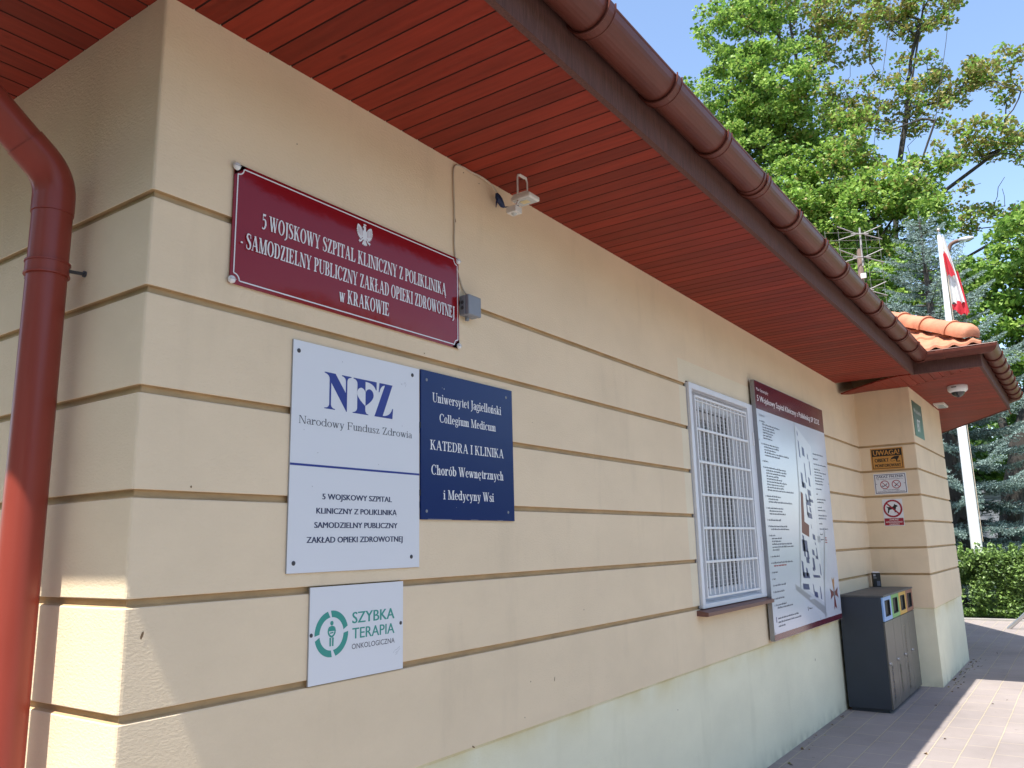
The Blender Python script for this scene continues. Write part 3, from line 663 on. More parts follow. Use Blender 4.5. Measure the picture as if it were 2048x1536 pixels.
def hip_cap(p, q, first=False):
    """one half-round cap from low end p to high end q, flared collar at its low end"""
    c = MB(); p, q = Vector(p), Vector(q); d = (q - p).normalized(); side = d.cross(Vector((0, 0, 1))).normalized(); up = side.cross(d)
    stations = [(0.0, .120), (.045, .124), (.05, .108), (1.0, .098)] if not first else [(-.30, .012), (-.285, .055), (-.24, .085), (-.16, .105), (0.0, .116), (.06, .118), (1.0, .100)]
    k = 12; V = []
    for t, r_ in stations:
        o = p + (q - p) * t
        for j in range(k + 1):
            a = math.pi * (-.08 + 1.16 * j / k); V.append(o + side * (r_ * math.cos(a)) + up * (r_ * math.sin(a)))
    c.add(V, [(i * (k + 1) + j, i * (k + 1) + j + 1, (i + 1) * (k + 1) + j + 1, (i + 1) * (k + 1) + j) for i in range(len(stations) - 1) for j in range(k)], 'roof_tile')
    c.poly(V[:k + 1], 'roof_tile')
    return c.build('hip_tile', roof, smooth=True)
def hip(p, q):
    p, q = Vector(p), Vector(q); L = (q - p).length; k = int(L / .40); d = (q - p) / L
    for i in range(k): hip_cap(p + d * (.40 * i + (.20 if i == 0 else 0)), p + d * (.40 * (i + 1) + .06), first=(i == 0))
hip((7.80, -1.41, ZE + .055), (9.6, .39, E1[2] + .075)); hip((11.36, -1.39, ZE + .055), (9.7, .30, E1[2] + .05))
hip((-.78, -.78, ZE + .055), (3.4, 3.4, RL[2] + .06))

# downpipe at the left corner
dp = MB(); X, Y, r_ = -0.093, 0.372, 0.0545
path = [(X, Y, .04), (X, Y, 2.600)]
dp.tube(path, r_, 'pipe_red', 28); 
el = []
top = Vector((X, Y, 2.60)); dirn = Vector((-.66, 0, .53)).normalized(); C0 = Vector((X - .13, Y, 2.60))
for k in range(9):
    a = R(51) * k / 8; el.append((C0.x + .13 * math.cos(a), Y, C0.z + .13 * math.sin(a)))
e1 = Vector(el[-1]); el2 = e1 + dirn * 0.80
dp.tube(el + [tuple(e1 + dirn * .06)], r_ + .003, 'pipe_red', 28); dp.tube([tuple(e1), tuple(el2)], r_, 'pipe_red', 28)
dp.tube([tuple(el2), (-.845, Y, el2.z + .06), (-.848, Y, 3.30)], r_, 'pipe_red', 28)
dp.tube([(X, Y, 2.545), (X, Y, 2.605)], r_ + .003, 'pipe_red', 28)
pipe = dp.build('downpipe', bld, smooth=True)
cl = MB(); cl.tube([(X, Y, 2.355), (X, Y, 2.390)], r_ + .004, 'pipe_red', 28); cl.tube([(X, Y, 2.352), (X, Y, 2.357)], r_ + .0065, 'pipe_red', 28); cl.tube([(X, Y, 2.389), (X, Y, 2.394)], r_ + .0065, 'pipe_red', 28)
cl.box(X - .03, X + .0, Y + r_, Y + r_ + .018, 2.352, 2.394, 'pipe_red')
cl.tube([(X + r_ * .6, Y - .034, 2.372), (0.0, Y - .036, 2.376)], .0055, 'screw_dark', 8); cl.lathe([(0, .0), (.010, .0), (.010, .006), (0, .006)], (-.006, Y - .036, 2.376), 'screw_dark', 8, 'x')
cl.build('pipe_clamp', pipe, smooth=True)
cl = MB(); cl.tube([(X, Y, .60), (X, Y, .64)], r_ + .005, 'pipe_red', 28); cl.tube([(X + r_ * .6, Y - .034, .62), (0, Y - .036, .62)], .0055, 'screw_dark', 8); cl.build('pipe_clamp', pipe, smooth=True)

# barred window
wn = MB(); x0, x1, z0, z1 = 3.722, 4.945, 1.137, 2.568
ix0, ix1, iz0, iz1 = 3.765, 4.830, 1.165, 2.530; yf = -0.02
def ring(mb, o, i, ya, yb, m):
    """rectangular ring: o, i = (x0, x1, z0, z1)"""
    mb.box(o[0], i[0], ya, yb, o[2], o[3], m); mb.box(i[1], o[1], ya, yb, o[2], o[3], m)
    mb.box(i[0], i[1], ya, yb, o[2], i[2], m); mb.box(i[0], i[1], ya, yb, i[3], o[3], m)
win = bpy.data.objects.new('window', None); COL.objects.link(win); win.parent = bld
ring(wn, (x0, x1, z0, z1), (ix0, ix1, iz0, iz1), yf, 0.012, 'white_frame')
ring(wn, (ix0 - .01, ix1 + .01, iz0 - .01, iz1 + .01), (ix0 + .004, ix1 - .004, iz0 + .004, iz1 - .004), 0.012, 0.14, 'white_frame')
ring(wn, (ix0, ix1, iz0, iz1), (ix0 + .07, ix1 - .07, iz0 + .07, iz1 - .07), 0.085, 0.13, 'white_frame')
for z in (1.52, 2.30): wn.tube([(x1 - .045, yf - .004, z - .05), (x1 - .045, yf - .004, z + .05)], .009, 'white_metal', 8)
wn.build('frame', win, bevel=.003)
gr = MB(); gx0, gx1, gz0, gz1 = 3.792, 4.785, 1.195, 2.492; gy = -0.026
ring(gr, (gx0, gx1, gz0, gz1), (gx0 + .014, gx1 - .014, gz0 + .014, gz1 - .014), gy, gy + .022, 'white_metal')
gr.box(gx0 + .014, gx1 - .014, gy + .003, gy + .014, 2.455, 2.462, 'white_metal')
for z in (1.418, 1.630, 1.842, 2.054, 2.268): gr.box(gx0 + .014, gx1 - .014, gy - .001, gy + .010, z - .008, z + .008, 'white_metal')
nb = 13
for k in range(1, nb):
    x = gx0 + (gx1 - gx0) * k / nb; gr.box(x - .0075, x + .0075, gy + .0105, gy + .019, gz0 + .014, gz1 - .014, 'white_metal')
gr.build('grille', win, bevel=.0015, seg=1)
ms = MB(); k = 0; x = gx0 + .02
while x < gx1 - .015: ms.box(x - .0008, x + .0008, .0085, .0105, gz0 + .005, gz1 - .005, 'white_metal'); x += .026
z = gz0 + .02
while z < gz1 - .012: ms.box(gx0 + .005, gx1 - .005, .006, .008, z - .0009, z + .0009, 'white_metal'); z += .026
ms.build('wire_mesh', win)
bl = MB()
for k in range(15):                                            # vertical blind slats, a few turned edge-on, some drawn aside
    if k in (4, 5, 6): continue
    x = ix0 + .06 + k * .066; a = 1.2 if k in (3, 7) else (0.8 if k in (10, 11) else 0.12)
    zt, zb_ = 2.42, 1.23; c_, s_ = .036 * math.cos(a), .036 * math.sin(a)
    bl.add([(x - c_, .20 - s_, zb_), (x, .196, zb_), (x + c_, .20 + s_, zb_), (x - c_, .20 - s_, zt), (x, .196, zt), (x + c_, .20 + s_, zt)], [(0, 1, 4, 3), (1, 2, 5, 4)], 'blind_fabric')
bl.box(ix0 + .02, ix1 - .02, .18, .22, 2.42, 2.47, 'white_metal')
bl.build('blind', win, smooth=True)
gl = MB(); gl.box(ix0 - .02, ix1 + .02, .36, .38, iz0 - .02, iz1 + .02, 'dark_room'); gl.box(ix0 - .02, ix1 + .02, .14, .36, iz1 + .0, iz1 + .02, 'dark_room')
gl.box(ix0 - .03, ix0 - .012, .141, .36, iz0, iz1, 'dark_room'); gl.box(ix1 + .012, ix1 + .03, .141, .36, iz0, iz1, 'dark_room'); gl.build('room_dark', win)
sl_ = MB(); sl_.prism([(-.075, 1.098), (-.075, 1.121), (-.015, 1.132), (.03, 1.132), (.03, 1.100), (-.06, 1.096)], 3.66, 4.925, 'sill_brown', lambda u, w, s_: (s_, u, w))
sl_.build('sill', win, bevel=.002)

# ------------------------------------------------------------------ signs on the long wall (drawn in wall coordinates)
def disc(mb, x, z, r, y, m, n=14): mb.poly([(x + r * math.cos(2 * math.pi * k / n), y, z + r * math.sin(2 * math.pi * k / n)) for k in range(n)], m)
def screw(parent, x, z, y, r, m, h=.003, slot=None):
    s_ = MB(); s_.lathe([(r, 0), (r, -h * .4), (r * .75, -h * .85), (0, -h)], (x, y, z), m, 14, 'y')
    if slot: s_.box(x - r * .85, x + r * .85, y - h - .0006, y - h + .0004, z - r * .12, z + r * .12, slot)
    return s_.build('screw', parent, smooth=True)
def line(mb, pts, w, y, m):
    """flat line of width w through 2-D points (x, z)"""
    for i, (a, b) in enumerate(zip(pts[:-1], pts[1:])):
        dx, dz = b[0] - a[0], b[1] - a[1]; l = math.hypot(dx, dz); nx, nz = -dz / l * w / 2, dx / l * w / 2
        yy = y - 2e-5 * (i % 3)
        mb.poly([(a[0] + nx, yy, a[1] + nz), (b[0] + nx, yy, b[1] + nz), (b[0] - nx, yy, b[1] - nz), (a[0] - nx, yy, a[1] - nz)], m)
def arcp(cx, cz, r, a0, a1, n=8): return [(cx + r * math.cos(R(a0 + (a1 - a0) * k / n)), cz + r * math.sin(R(a0 + (a1 - a0) * k / n))) for k in range(n + 1)]

# red enamel plate, slightly domed
t = thing('enamel_plate', 'dark red enamel plate with a white eagle and white capitals, highest sign on the wall', 'sign', (.808, -.004, 2.54))
X0, Z0 = .808, 2.54
p = MB(); hx, hz = .551, .1945; nx_, nz_ = 24, 10; V = []
def dome(u, w): return -.004 - .006 * (1 - (u / hx) ** 4) * (1 - (w / hz) ** 4)
for j in range(nz_ + 1):
    for i in range(nx_ + 1):
        u, w = -hx + 2 * hx * i / nx_, -hz + 2 * hz * j / nz_; V.append((u, dome(u, w), w))
p.add(V, [(j * (nx_ + 1) + i, j * (nx_ + 1) + i + 1, (j + 1) * (nx_ + 1) + i + 1, (j + 1) * (nx_ + 1) + i) for j in range(nz_) for i in range(nx_)], 'enamel_red')
p.box(-hx, hx, -.004, .0, -hz, hz, 'enamel_red')
Y = -.0108
class Off:                                                    # shift wall coordinates into the plate's own
    pass
BOLD.write(p, '5 WOJSKOWY SZPITAL KLINICZNY Z POLIKLINIKĄ', .360 - X0, 1.268 - X0, 2.5495 - Z0, .050, Y, 'enamel_white', .035)
BOLD.write(p, '- SAMODZIELNY PUBLICZNY ZAKŁAD OPIEKI ZDROWOTNEJ', .285 - X0, 1.322 - X0, 2.4655 - Z0, .050, Y, 'enamel_white', .035)
BOLD.write(p, 'w KRAKOWIE', .691 - X0, .937 - X0, 2.389 - Z0, .050, Y, 'enamel_white', .035)
bx, bz = .540, .1825; rc = .022
for sx in (-1, 1):
    for sz in (-1, 1):
        line(p, [(sx * bx + (-sx) * (rc * math.sin(R(a))), sz * bz - sz * rc * math.cos(R(a))) for a in range(0, 91, 15)], .0042, -.0052, 'enamel_white')
for s_ in (-1, 1):
    line(p, [(-bx + rc, s_ * bz), (bx - rc, s_ * bz)], .0042, -.0062, 'enamel_white'); line(p, [(s_ * bx, -bz + rc), (s_ * bx, bz - rc)], .0042, -.0058, 'enamel_white')
p.build('plate', t, smooth=True)
eg = MB(); ex, ez = 0.0, .1225                                 # crowned eagle, wings spread
def mir(pts, m, k=0):
    eg.poly([(ex + u, Y - .0002 - k, ez + w) for u, w in pts], m); eg.poly([(ex - u, Y - .0002 - k, ez + w) for u, w in pts], m)
wing = [(.006, .012), (.010, .020), (.017, .029), (.026, .036), (.034, .038), (.0375, .030), (.0385, .020), (.0405, .016), (.0375, .013), (.0395, .007), (.036, .006), (.037, -.001), (.033, -.001), (.033, -.008), (.029, -.006), (.028, -.014), (.024, -.011), (.022, -.018), (.019, -.013), (.016, -.018), (.014, -.010), (.009, -.006)]
mir(wing, 'enamel_white')
eg.poly([(ex + u, Y - .0004, ez + w) for u, w in [(-.009, .014), (-.005, .024), (-.006, .031), (-.011, .029), (-.0085, .034), (-.006, .037), (0, .0385), (.005, .036), (.006, .030), (.0055, .022), (.010, .014), (.010, -.006), (.006, -.018), (-.006, -.018), (-.010, -.006)]], 'enamel_white')
eg.poly([(ex + u, Y - .0005, ez + w) for u, w in [(-.006, .039), (-.008, .045), (-.004, .043), (0, .047), (.004, .043), (.008, .045), (.006, .039)]], 'enamel_white')
mir([(.003, -.016), (.008, -.022), (.013, -.033), (.009, -.036), (.006, -.033), (.003, -.039), (0, -.034), (0, -.016)], 'enamel_white', 2e-4)
mir([(.009, -.008), (.018, -.019), (.024, -.021), (.0275, -.018), (.027, -.023), (.031, -.025), (.026, -.027), (.025, -.032), (.021, -.027), (.015, -.024), (.007, -.014)], 'enamel_white', 3e-4)
for a in (.012, .019, .026, .032):                            # feather gaps
    for s_ in (-1, 1): line(eg, [(ex + s_ * a, ez + .024 + (a - .012) * .3), (ex + s_ * (a + .002), ez - .004 + (a - .012) * .35)], .0011, Y - .0009, 'enamel_red')
eg.build('emblem', t)
for x, z in ((.2625, 2.7235), (.2625, 2.3565), (1.3545, 2.7215), (1.3545, 2.3560)):
    s_ = MB(); s_.lathe([(.0125, 0), (.0125, -.004), (.010, -.008), (.005, -.0105), (0, -.011)], (x - X0, -.004, z - Z0), 'enamel_white', 16, 'y')
    s_.box(x - X0 - .011, x - X0 + .011, -.0155, -.0135, z - Z0 - .0009, z - Z0 + .0009, 'scratch_grey'); s_.build('screw_cap', t, smooth=True)

# white health-fund board
t = thing('fund_board', 'large white board with a blue logo, blue line and black capitals', 'sign', (.81, 0, 1.85))
X0, Z0 = .811, 1.85; y0 = -.0065; Y = y0 - .0004
p = MB(); p.box(.5075 - X0, 1.1145 - X0, y0, -.001, 1.4805 - Z0, 2.2195 - Z0, 'plate_white')
def at(pts, m, k=0): p.poly([(u - X0, Y - k, w - Z0) for u, w in pts], m)
def curve(p0, p1, p2, n=7): return [((1 - s) ** 2 * p0[0] + 2 * s * (1 - s) * p1[0] + s * s * p2[0], (1 - s) ** 2 * p0[1] + 2 * s * (1 - s) * p1[1] + s * s * p2[1]) for s in [k / n for k in range(n + 1)]]
# N
at([(.641, 2.1335)] + curve((.641, 2.130), (.664, 2.127), (.664, 2.110)) + [(.672, 2.098), (.741, 2.0095), (.744, 2.0095), (.744, 2.060), (.712, 2.1335)][1:3] + [(.744, 2.066), (.690, 2.1335)], 'logo_blue')
at([(.664, 2.118), (.6715, 2.108), (.6715, 2.030)] + curve((.6715, 2.028), (.672, 2.013), (.690, 2.0125)) + [(.690, 2.0095), (.643, 2.0095), (.643, 2.0125)] + curve((.645, 2.0125), (.664, 2.013), (.664, 2.030)), 'logo_blue', 1e-4)
at([(.744, 2.012), (.7375, 2.016), (.7375, 2.110)] + curve((.7375, 2.112), (.737, 2.129), (.719, 2.130)) + [(.719, 2.1335), (.763, 2.1335), (.763, 2.130)] + curve((.762, 2.130), (.744, 2.129), (.744, 2.112)), 'logo_blue', 2e-4)
# F with the heart
at([(.773, 2.1335), (.773, 2.130)] + curve((.774, 2.130), (.792, 2.128), (.792, 2.112)) + [(.792, 2.034)] + curve((.792, 2.030), (.791, 2.014), (.771, 2.0125)) + [(.771, 2.0095), (.846, 2.0095), (.846, 2.0125)] + curve((.844, 2.0125), (.831, 2.014), (.831, 2.030)) + [(.831, 2.1335)], 'logo_blue')
at([(.831, 2.1335), (.886, 2.1335), (.886, 2.104), (.882, 2.104)] + curve((.882, 2.104), (.872, 2.127), (.831, 2.127)), 'logo_blue', 1e-4)
def heart(s): return [(.831, 2.0405)] + curve((.831, 2.0405), (.831 + s * .042, 2.066), (.831 + s * .040, 2.084)) + curve((.831 + s * .040, 2.084), (.831 + s * .037, 2.101), (.831 + s * .020, 2.103)) + curve((.831 + s * .020, 2.103), (.831 + s * .006, 2.102), (.831, 2.088))
at(heart(-1), 'plate_white', 3e-4); at(heart(1), 'logo_blue', 4e-4)
# Z
at([(.900, 2.1335), (.9675, 2.1335), (.9675, 2.1335), (.919, 2.0155), (.873, 2.0095), (.8745, 2.0095), (.928, 2.127), (.900, 2.127)][0:2] + [(.918, 2.0155), (.876, 2.0095), (.928, 2.127), (.900, 2.127)], 'logo_blue')
at([(.900, 2.1335), (.932, 2.1335), (.932, 2.1275)] + curve((.930, 2.1275), (.908, 2.127), (.900, 2.099)) + [(.8965, 2.099)], 'logo_blue', 1e-4)
at([(.876, 2.0095), (.968, 2.0095), (.971, 2.047), (.9675, 2.047)] + curve((.9675, 2.047), (.956, 2.0155), (.915, 2.0155)), 'logo_blue', 2e-4)
LIGHT.write(p, 'Narodowy Fundusz Zdrowia', .538 - X0, 1.074 - X0, 1.949 - Z0, .0255, Y, 'letter_grey', .05)
p.box(.5076 - X0, 1.1144 - X0, Y - .0003, Y, 1.8135 - Z0, 1.8205 - Z0, 'logo_blue')
for body, a, b, zb, cp in (('5 WOJSKOWY SZPITAL', .643, .968, 1.7105, .0180), ('KLINICZNY Z POLIKLINIKĄ', .619, .994, 1.6645, .0180), ('SAMODZIELNY PUBLICZNY', .612, .998, 1.6190, .0180), ('ZAKŁAD OPIEKI ZDROWOTNEJ', .582, 1.025, 1.5720, .0185)):
    sans(p, body, a - X0, b - X0, zb - Z0, cp, Y, 'letter_navy', .048)
for q in ([(1.012, 2.150), (1.018, 2.143), (1.019, 2.150)], [(1.030, 2.153), (1.037, 2.155), (1.040, 2.147), (1.036, 2.139)], [(1.030, 2.153), (1.029, 2.147)]):
    line(p, [(u - X0, w - Z0) for u, w in q], .0012, Y - .0001, 'scratch_grey')
for x, z in ((.56, 1.93), (.62, 1.86), (.9, 1.84), (.72, 2.18), (1.02, 1.99), (.60, 1.75)): disc(p, x - X0, z - Z0, .0018, Y - .0001, 'scratch_grey', 6)
p.box(.5070 - X0, .5075 - X0, y0 + .0003, -.001, 1.4808 - Z0, 2.2192 - Z0, 'plate_edge'); p.box(.508 - X0, 1.114 - X0, y0 + .0003, -.001, 1.4800 - Z0, 1.4805 - Z0, 'plate_edge')
p.build('panel', t)
for x, z in ((.530, 2.185), (1.0755, 2.190), (.533, 1.511), (1.0715, 1.518)): screw(t, x - X0, z - Z0, y0, .0072, 'screw_dark', .003)

# blue university plate
t = thing('university_plate', 'navy blue plate with white roman lettering about a clinic', 'sign', (1.425, 0, 1.937))
X0, Z0 = 1.425, 1.937; y0 = -.0085; Y = y0 - .0004
p = MB(); p.box(1.1215 - X0, 1.7275 - X0, y0, -.001, 1.6515 - Z0, 2.2215 - Z0, 'plate_blue')
for body, a, b, zb, cp in (('Uniwersytet Jagielloński', 1.188, 1.643, 2.1030, .0370), ('Collegium Medicum', 1.230, 1.601, 2.0270, .0345), ('KATEDRA I KLINIKA', 1.174, 1.655, 1.9165, .0375), ('Chorób Wewnętrznych', 1.180, 1.650, 1.8215, .0375), ('i Medycyny Wsi', 1.250, 1.579, 1.7295, .0365)):
    MEDIUM.write(p, body, a - X0, b - X0, zb - Z0, cp, Y, 'letter_white', .045)
for x, z, r_ in ((1.259, 2.163, .003), (1.247, 2.166, .0015), (1.33, 1.70, .0012)): disc(p, x - X0, z - Z0, r_, Y, 'scratch_grey', 6)
for a, b, c_ in ((1.16, 1.30, .0012), (1.42, 1.47, .001), (1.60, 1.64, .001)): line(p, [(a - X0, 1.6535 - Z0), (b - X0, 1.6532 - Z0)], c_, Y, 'scratch_grey')
p.build('panel', t, bevel=.001)
for x, z in ((1.154, 2.185), (1.6815, 2.186), (1.153, 1.683), (1.6805, 1.688)): screw(t, x - X0, z - Z0, y0, .0062, 'grey_plastic', .002)
for z in (2.005, 1.75): s_ = MB(); s_.box(1.1165 - X0, 1.1215 - X0, -.007, -.001, z - .011 - Z0, z + .011 - Z0, 'warn_black'); s_.build('spacer', t)

# therapy sign
t = thing('therapy_sign', 'small white sign with a green ring logo and green capitals, lowest of the signs', 'sign', (.815, 0, 1.287))
X0, Z0 = .815, 1.287; y0 = -.0065; Y = y0 - .0004
p = MB(); p.box(.602 - X0, 1.0275 - X0, y0, -.001, 1.1385 - Z0, 1.4340 - Z0, 'plate_white')
cx, cz = .6945 - X0, 1.2865 - Z0
def blade(a0, a1, ro0, ro1, ri):
    """ring piece from a0 to a1 degrees, cut slantwise at both ends"""
    n_ = 10
    for k in range(n_):
        q = []
        for s_ in (k / n_, (k + 1) / n_):
            ao, ai = R(a0 + (a1 - a0) * s_), R(a0 - 6 + (a1 - a0 + 2) * s_); q += [(cx + ro0 * math.cos(ao), Y, cz + ro0 * math.sin(ao)), (cx + ri * math.cos(ai), Y, cz + ri * math.sin(ai))]
        p.add(q, [(0, 2, 3, 1)], 'teal')
for a in (10, 98, 188, 278): blade(a + 6, a + 84, .0715, .0715, .051)
for a, w in ((14, 8), (104, 8), (193, 8), (283, 8)): pass
disc(p, cx, cz + .0325, .0072, Y, 'teal', 12)
line(p, [(cx + u, cz + w) for u, w in [(-.012, .018), (-.015, .006), (-.010, -.004), (0, -.010), (.010, -.004), (.015, .006), (.012, .018), (0, .022), (-.012, .018)]], .0062, Y, 'teal')
p.poly([(cx + u, Y - 1e-4, cz + w) for u, w in [(-.012, .020), (.012, .020), (.012, .008), (-.012, .008)]], 'teal'); line(p, [(cx - .007, cz + .002), (cx + .007, cz + .004)], .004, Y - 1e-4, 'teal')
for s_ in (-1, 1): p.poly([(cx + s_ * .002, Y, cz - .012), (cx + s_ * .0095, Y, cz - .012), (cx + s_ * .0085, Y, cz - .038), (cx + s_ * .002, Y, cz - .038)], 'teal')
sans(p, 'SZYBKA', .783 - X0, .984 - X0, 1.3105 - Z0, .0350, Y, 'teal', .028); sans(p, 'TERAPIA', .784 - X0, .984 - X0, 1.2615 - Z0, .0335, Y, 'teal', .018); sans(p, 'ONKOLOGICZNA', .783 - X0, .985 - X0, 1.2290 - Z0, .0165, Y, 'letter_grey', -.006)
for q in ([(.985, 1.203), (.998, 1.206), (1.012, 1.214)], [(.990, 1.195), (1.003, 1.199), (1.014, 1.208)], [(.978, 1.196), (.984, 1.201)], [(.990, 1.188), (1.0, 1.194)]): line(p, [(u - X0, w - Z0) for u, w in q], .0011, Y, 'scratch_grey')
p.box(.6015 - X0, .602 - X0, y0 + .0003, -.001, 1.1388 - Z0, 1.4337 - Z0, 'plate_edge')
p.build('panel', t)
for x, z in ((.610, 1.289), (1.0155, 1.292)): screw(t, x - X0, z - Z0, y0, .0062, 'screw_dark', .0025)

# site-plan board
t = thing('site_plan_board', 'tall white site plan board with maroon header and navy map', 'sign', (5.94, 0, 1.79))
X0, Z0 = 5.94, 1.79; y0 = -.05; Y = y0 - .0006; bx0, bx1, bz0, bz1 = 4.945, 6.925, .818, 2.766
p = MB(); p.box(bx0 - X0, bx1 - X0, y0, -.016, bz0 - Z0, bz1 - Z0, 'board_frame')
q = .003; p.box(bx0 + q - X0, bx1 - q - X0, y0 - .0004, y0, bz0 + q - Z0, bz1 - q - Z0, 'board_white')
p.box(bx0 + q - X0, bx1 - q - X0, y0 - .0006, y0, 2.541 - Z0, bz1 - q - Z0, 'board_maroon'); p.box(bx0 + q - X0, bx1 - q - X0, y0 - .0006, y0, bz0 + q - Z0, .864 - Z0, 'board_maroon')
Y = y0 - .0010
sans(p, 'Plan Sytuacyjny', 4.985 - X0, 5.275 - X0, 2.688 - Z0, .024, Y, 'letter_white', -.004)
sans(p, '5 Wojskowy Szpital Kliniczny z Polikliniką SP ZOZ', 4.985 - X0, 6.775 - X0, 2.605 - Z0, .046, Y, 'letter_white', .02)
sans(p, 'LEGENDA', 4.995 - X0, 5.135 - X0, 2.488 - Z0, .017, Y, 'map_text', .0)
lr = random.Random(3)
def tiny(x, z, L, m='map_text'):
    """a line of type far too small to read"""
    e_ = x + L
    while x < e_:
        for _ in range(lr.randint(3, 9)):
            h = lr.choice((.009, .009, .010, .014)); w = lr.uniform(.004, .007)
            p.box(x - X0, x + w - X0, Y, Y + .0004, z - Z0, z + h - Z0, m); x += w + .0025
            if x > e_: break
        x += .008
zz = 2.445
for grp in ((.10, .42, .28, .30, .24, .20, .22), (.40, .36, .28, .62, .37), (.10,), (.54, .52, .48, .30, .38, .50, .42, .40, .66), (.34, .24, .60), (.38, .32, .40), (.30,), (.44, .46), (.12, .24, .22, .50, .54, .16), (.18,), (.52, .30), (.10,), (.05,), (.28,), (.24,), (.22,), (.26, .38)):
    for i, L in enumerate(grp):
        xx = 5.03 if i == 0 else 5.065
        if i == 0: tiny(xx - .03, zz, .012)
        tiny(xx, zz, L, 'sign_red' if (grp == (.52, .30) and i == 1) else 'map_text'); zz -= .0215
    zz -= .026
for i, L in enumerate((.52, .58, .16)): tiny(5.06, .965 - i * .028, L, 'map_text')
p.box(5.01 - X0, 5.026 - X0, Y, Y + .0004, .945 - Z0, .985 - Z0, 'map_navy'); p.box(5.85 - X0, 5.862 - X0, Y, Y + .0004, .965 - Z0, 1.0 - Z0, 'letter_grey'); tiny(5.89, .975, .09)
zz = 2.30
for i, L in enumerate((.34, .14, .42, .20, .40, .24, .30, .26, .26, .18, .05, .30, .22, .14, .26, .28, .26, .10, .28, .08, .18)):
    if i in (1, 2, 3, 9, 10, 11, 13, 15, 17, 18, 19, 20): zz -= .02
    tiny(6.44, zz, L); zz -= .0265
for i in range(3): tiny(6.55, 1.545 - i * .02, .10, 'sign_red')
def mp(pts, m, k=0): p.poly([(u - X0, Y + .0002 - k, w - Z0) for u, w in pts], m)
mp([(5.945, 2.520), (6.40, 2.365), (6.33, 1.90), (6.405, .985), (5.700, 1.185), (5.905, 1.95)], 'map_pale')
line(p, [(5.935 - X0, 2.535 - Z0), (5.905 - X0, 1.95 - Z0), (5.692 - X0, 1.15 - Z0)], .028, Y + .0001, 'map_grey')
mp([(5.555, 1.195), (6.40, .955), (6.40, .885), (5.56, 1.15)], 'map_grey', 1e-4); line(p, [(6.60 - X0, 1.64 - Z0), (6.40 - X0, 1.10 - Z0), (6.365 - X0, .872 - Z0)], .035, Y - .0001, 'map_grey')
p.box(5.93 - X0, 6.10 - X0, Y - .0006, Y - .0002, 1.048 - Z0, 1.068 - Z0, 'board_white')
N = lambda pts: mp(pts, 'map_navy', 4e-4)
mp([(5.942, 1.947), (6.005, 1.925), (5.965, 1.58), (5.872, 1.598)], 'emblem_maroon', 4e-4); mp([(5.975, 1.690), (6.105, 1.66), (6.075, 1.56), (5.964, 1.58)], 'emblem_maroon', 5e-4)
for x, z, w, h in ((5.99, 2.43, .03, .04), (6.00, 2.24, .035, .15), (6.10, 2.26, .07, .08), (6.25, 2.24, .03, .05), (6.29, 2.10, .03, .13), (6.13, 2.03, .03, .17), (6.00, 1.98, .06, .13), (6.02, 1.98, .10, .05), (6.22, 2.00, .05, .08), (6.16, 1.92, .10, .05), (6.19, 1.86, .12, .03),
                   (6.08, 1.86, .05, .07), (6.10, 1.83, .13, .05), (6.17, 1.87, .05, .06), (6.08, 1.74, .04, .12), (6.09, 1.72, .14, .05), (6.17, 1.77, .05, .05), (5.85, 1.44, .16, .10), (5.88, 1.40, .05, .18), (5.97, 1.38, .06, .07), (5.93, 1.345, .09, .05),
                   (5.79, 1.24, .05, .13), (5.80, 1.225, .19, .05), (5.90, 1.24, .05, .07), (5.77, 1.135, .18, .05), (6.06, 1.10, .03, .07), (6.08, 1.055, .11, .05), (6.12, 1.285, .06, .10), (6.10, 1.275, .05, .03), (6.10, 1.215, .21, .025), (6.325, 1.23, .03, .10), (6.27, 1.03, .03, .11),
                   (6.13, 1.405, .07, .05), (6.26, 1.38, .03, .09), (6.22, 1.37, .08, .03), (6.19, 1.535, .08, .05), (6.24, 1.49, .03, .03), (6.17, 1.63, .02, .04)):
    N([(x, z + .006), (x + w, z - .006), (x + w - .012, z + h - .010), (x - .012 + .006, z + h + .004)])
for x in (6.33, 6.365, 6.40): mp([(x, 1.515), (x + .025, 1.51), (x + .025, 1.565), (x, 1.57)], 'map_grey', 4e-4)
cx, cz = 6.722, 1.055
for a, m in ((90, 'emblem_gold'), (0, 'emblem_maroon'), (180, 'emblem_maroon'), (270, 'emblem_maroon')):
    c_, s_ = math.cos(R(a)), math.sin(R(a)); k = 1.0 if a in (90, 270) else .95
    pts = [(.018, .012), (.145 * k, .048), (.115 * k, 0), (.145 * k, -.048), (.018, -.012)]
    mp([(cx + (u * c_ - w * s_) * 1.02, cz + (u * s_ + w * c_)) for u, w in pts], m, 5e-4)
disc(p, cx - X0, cz - Z0 - .004, .032, Y - .0005, 'emblem_grey'); line(p, [(cx - X0 - .004, cz - Z0 + .02), (cx - X0 - .006, cz - Z0 + .12)], .012, Y - .0006, 'emblem_gold')
p.build('panel', t)
for x, z in ((4.962, 2.30), (4.955, 1.10), (6.905, 2.05), (6.91, 1.4), (6.90, .90), (4.97, .872), (6.2, .876)): screw(t, x - X0, z - Z0, y0 - .0004, .007, 'board_frame', .002)
for x, z in ((5.4, 2.5), (6.5, 2.5), (5.4, 1.0), (6.5, 1.0)): s_ = MB(); s_.box(x - .03 - X0, x + .03 - X0, -.016, -.0005, z - .02 - Z0, z + .02 - Z0, 'board_frame'); s_.build('standoff', t)

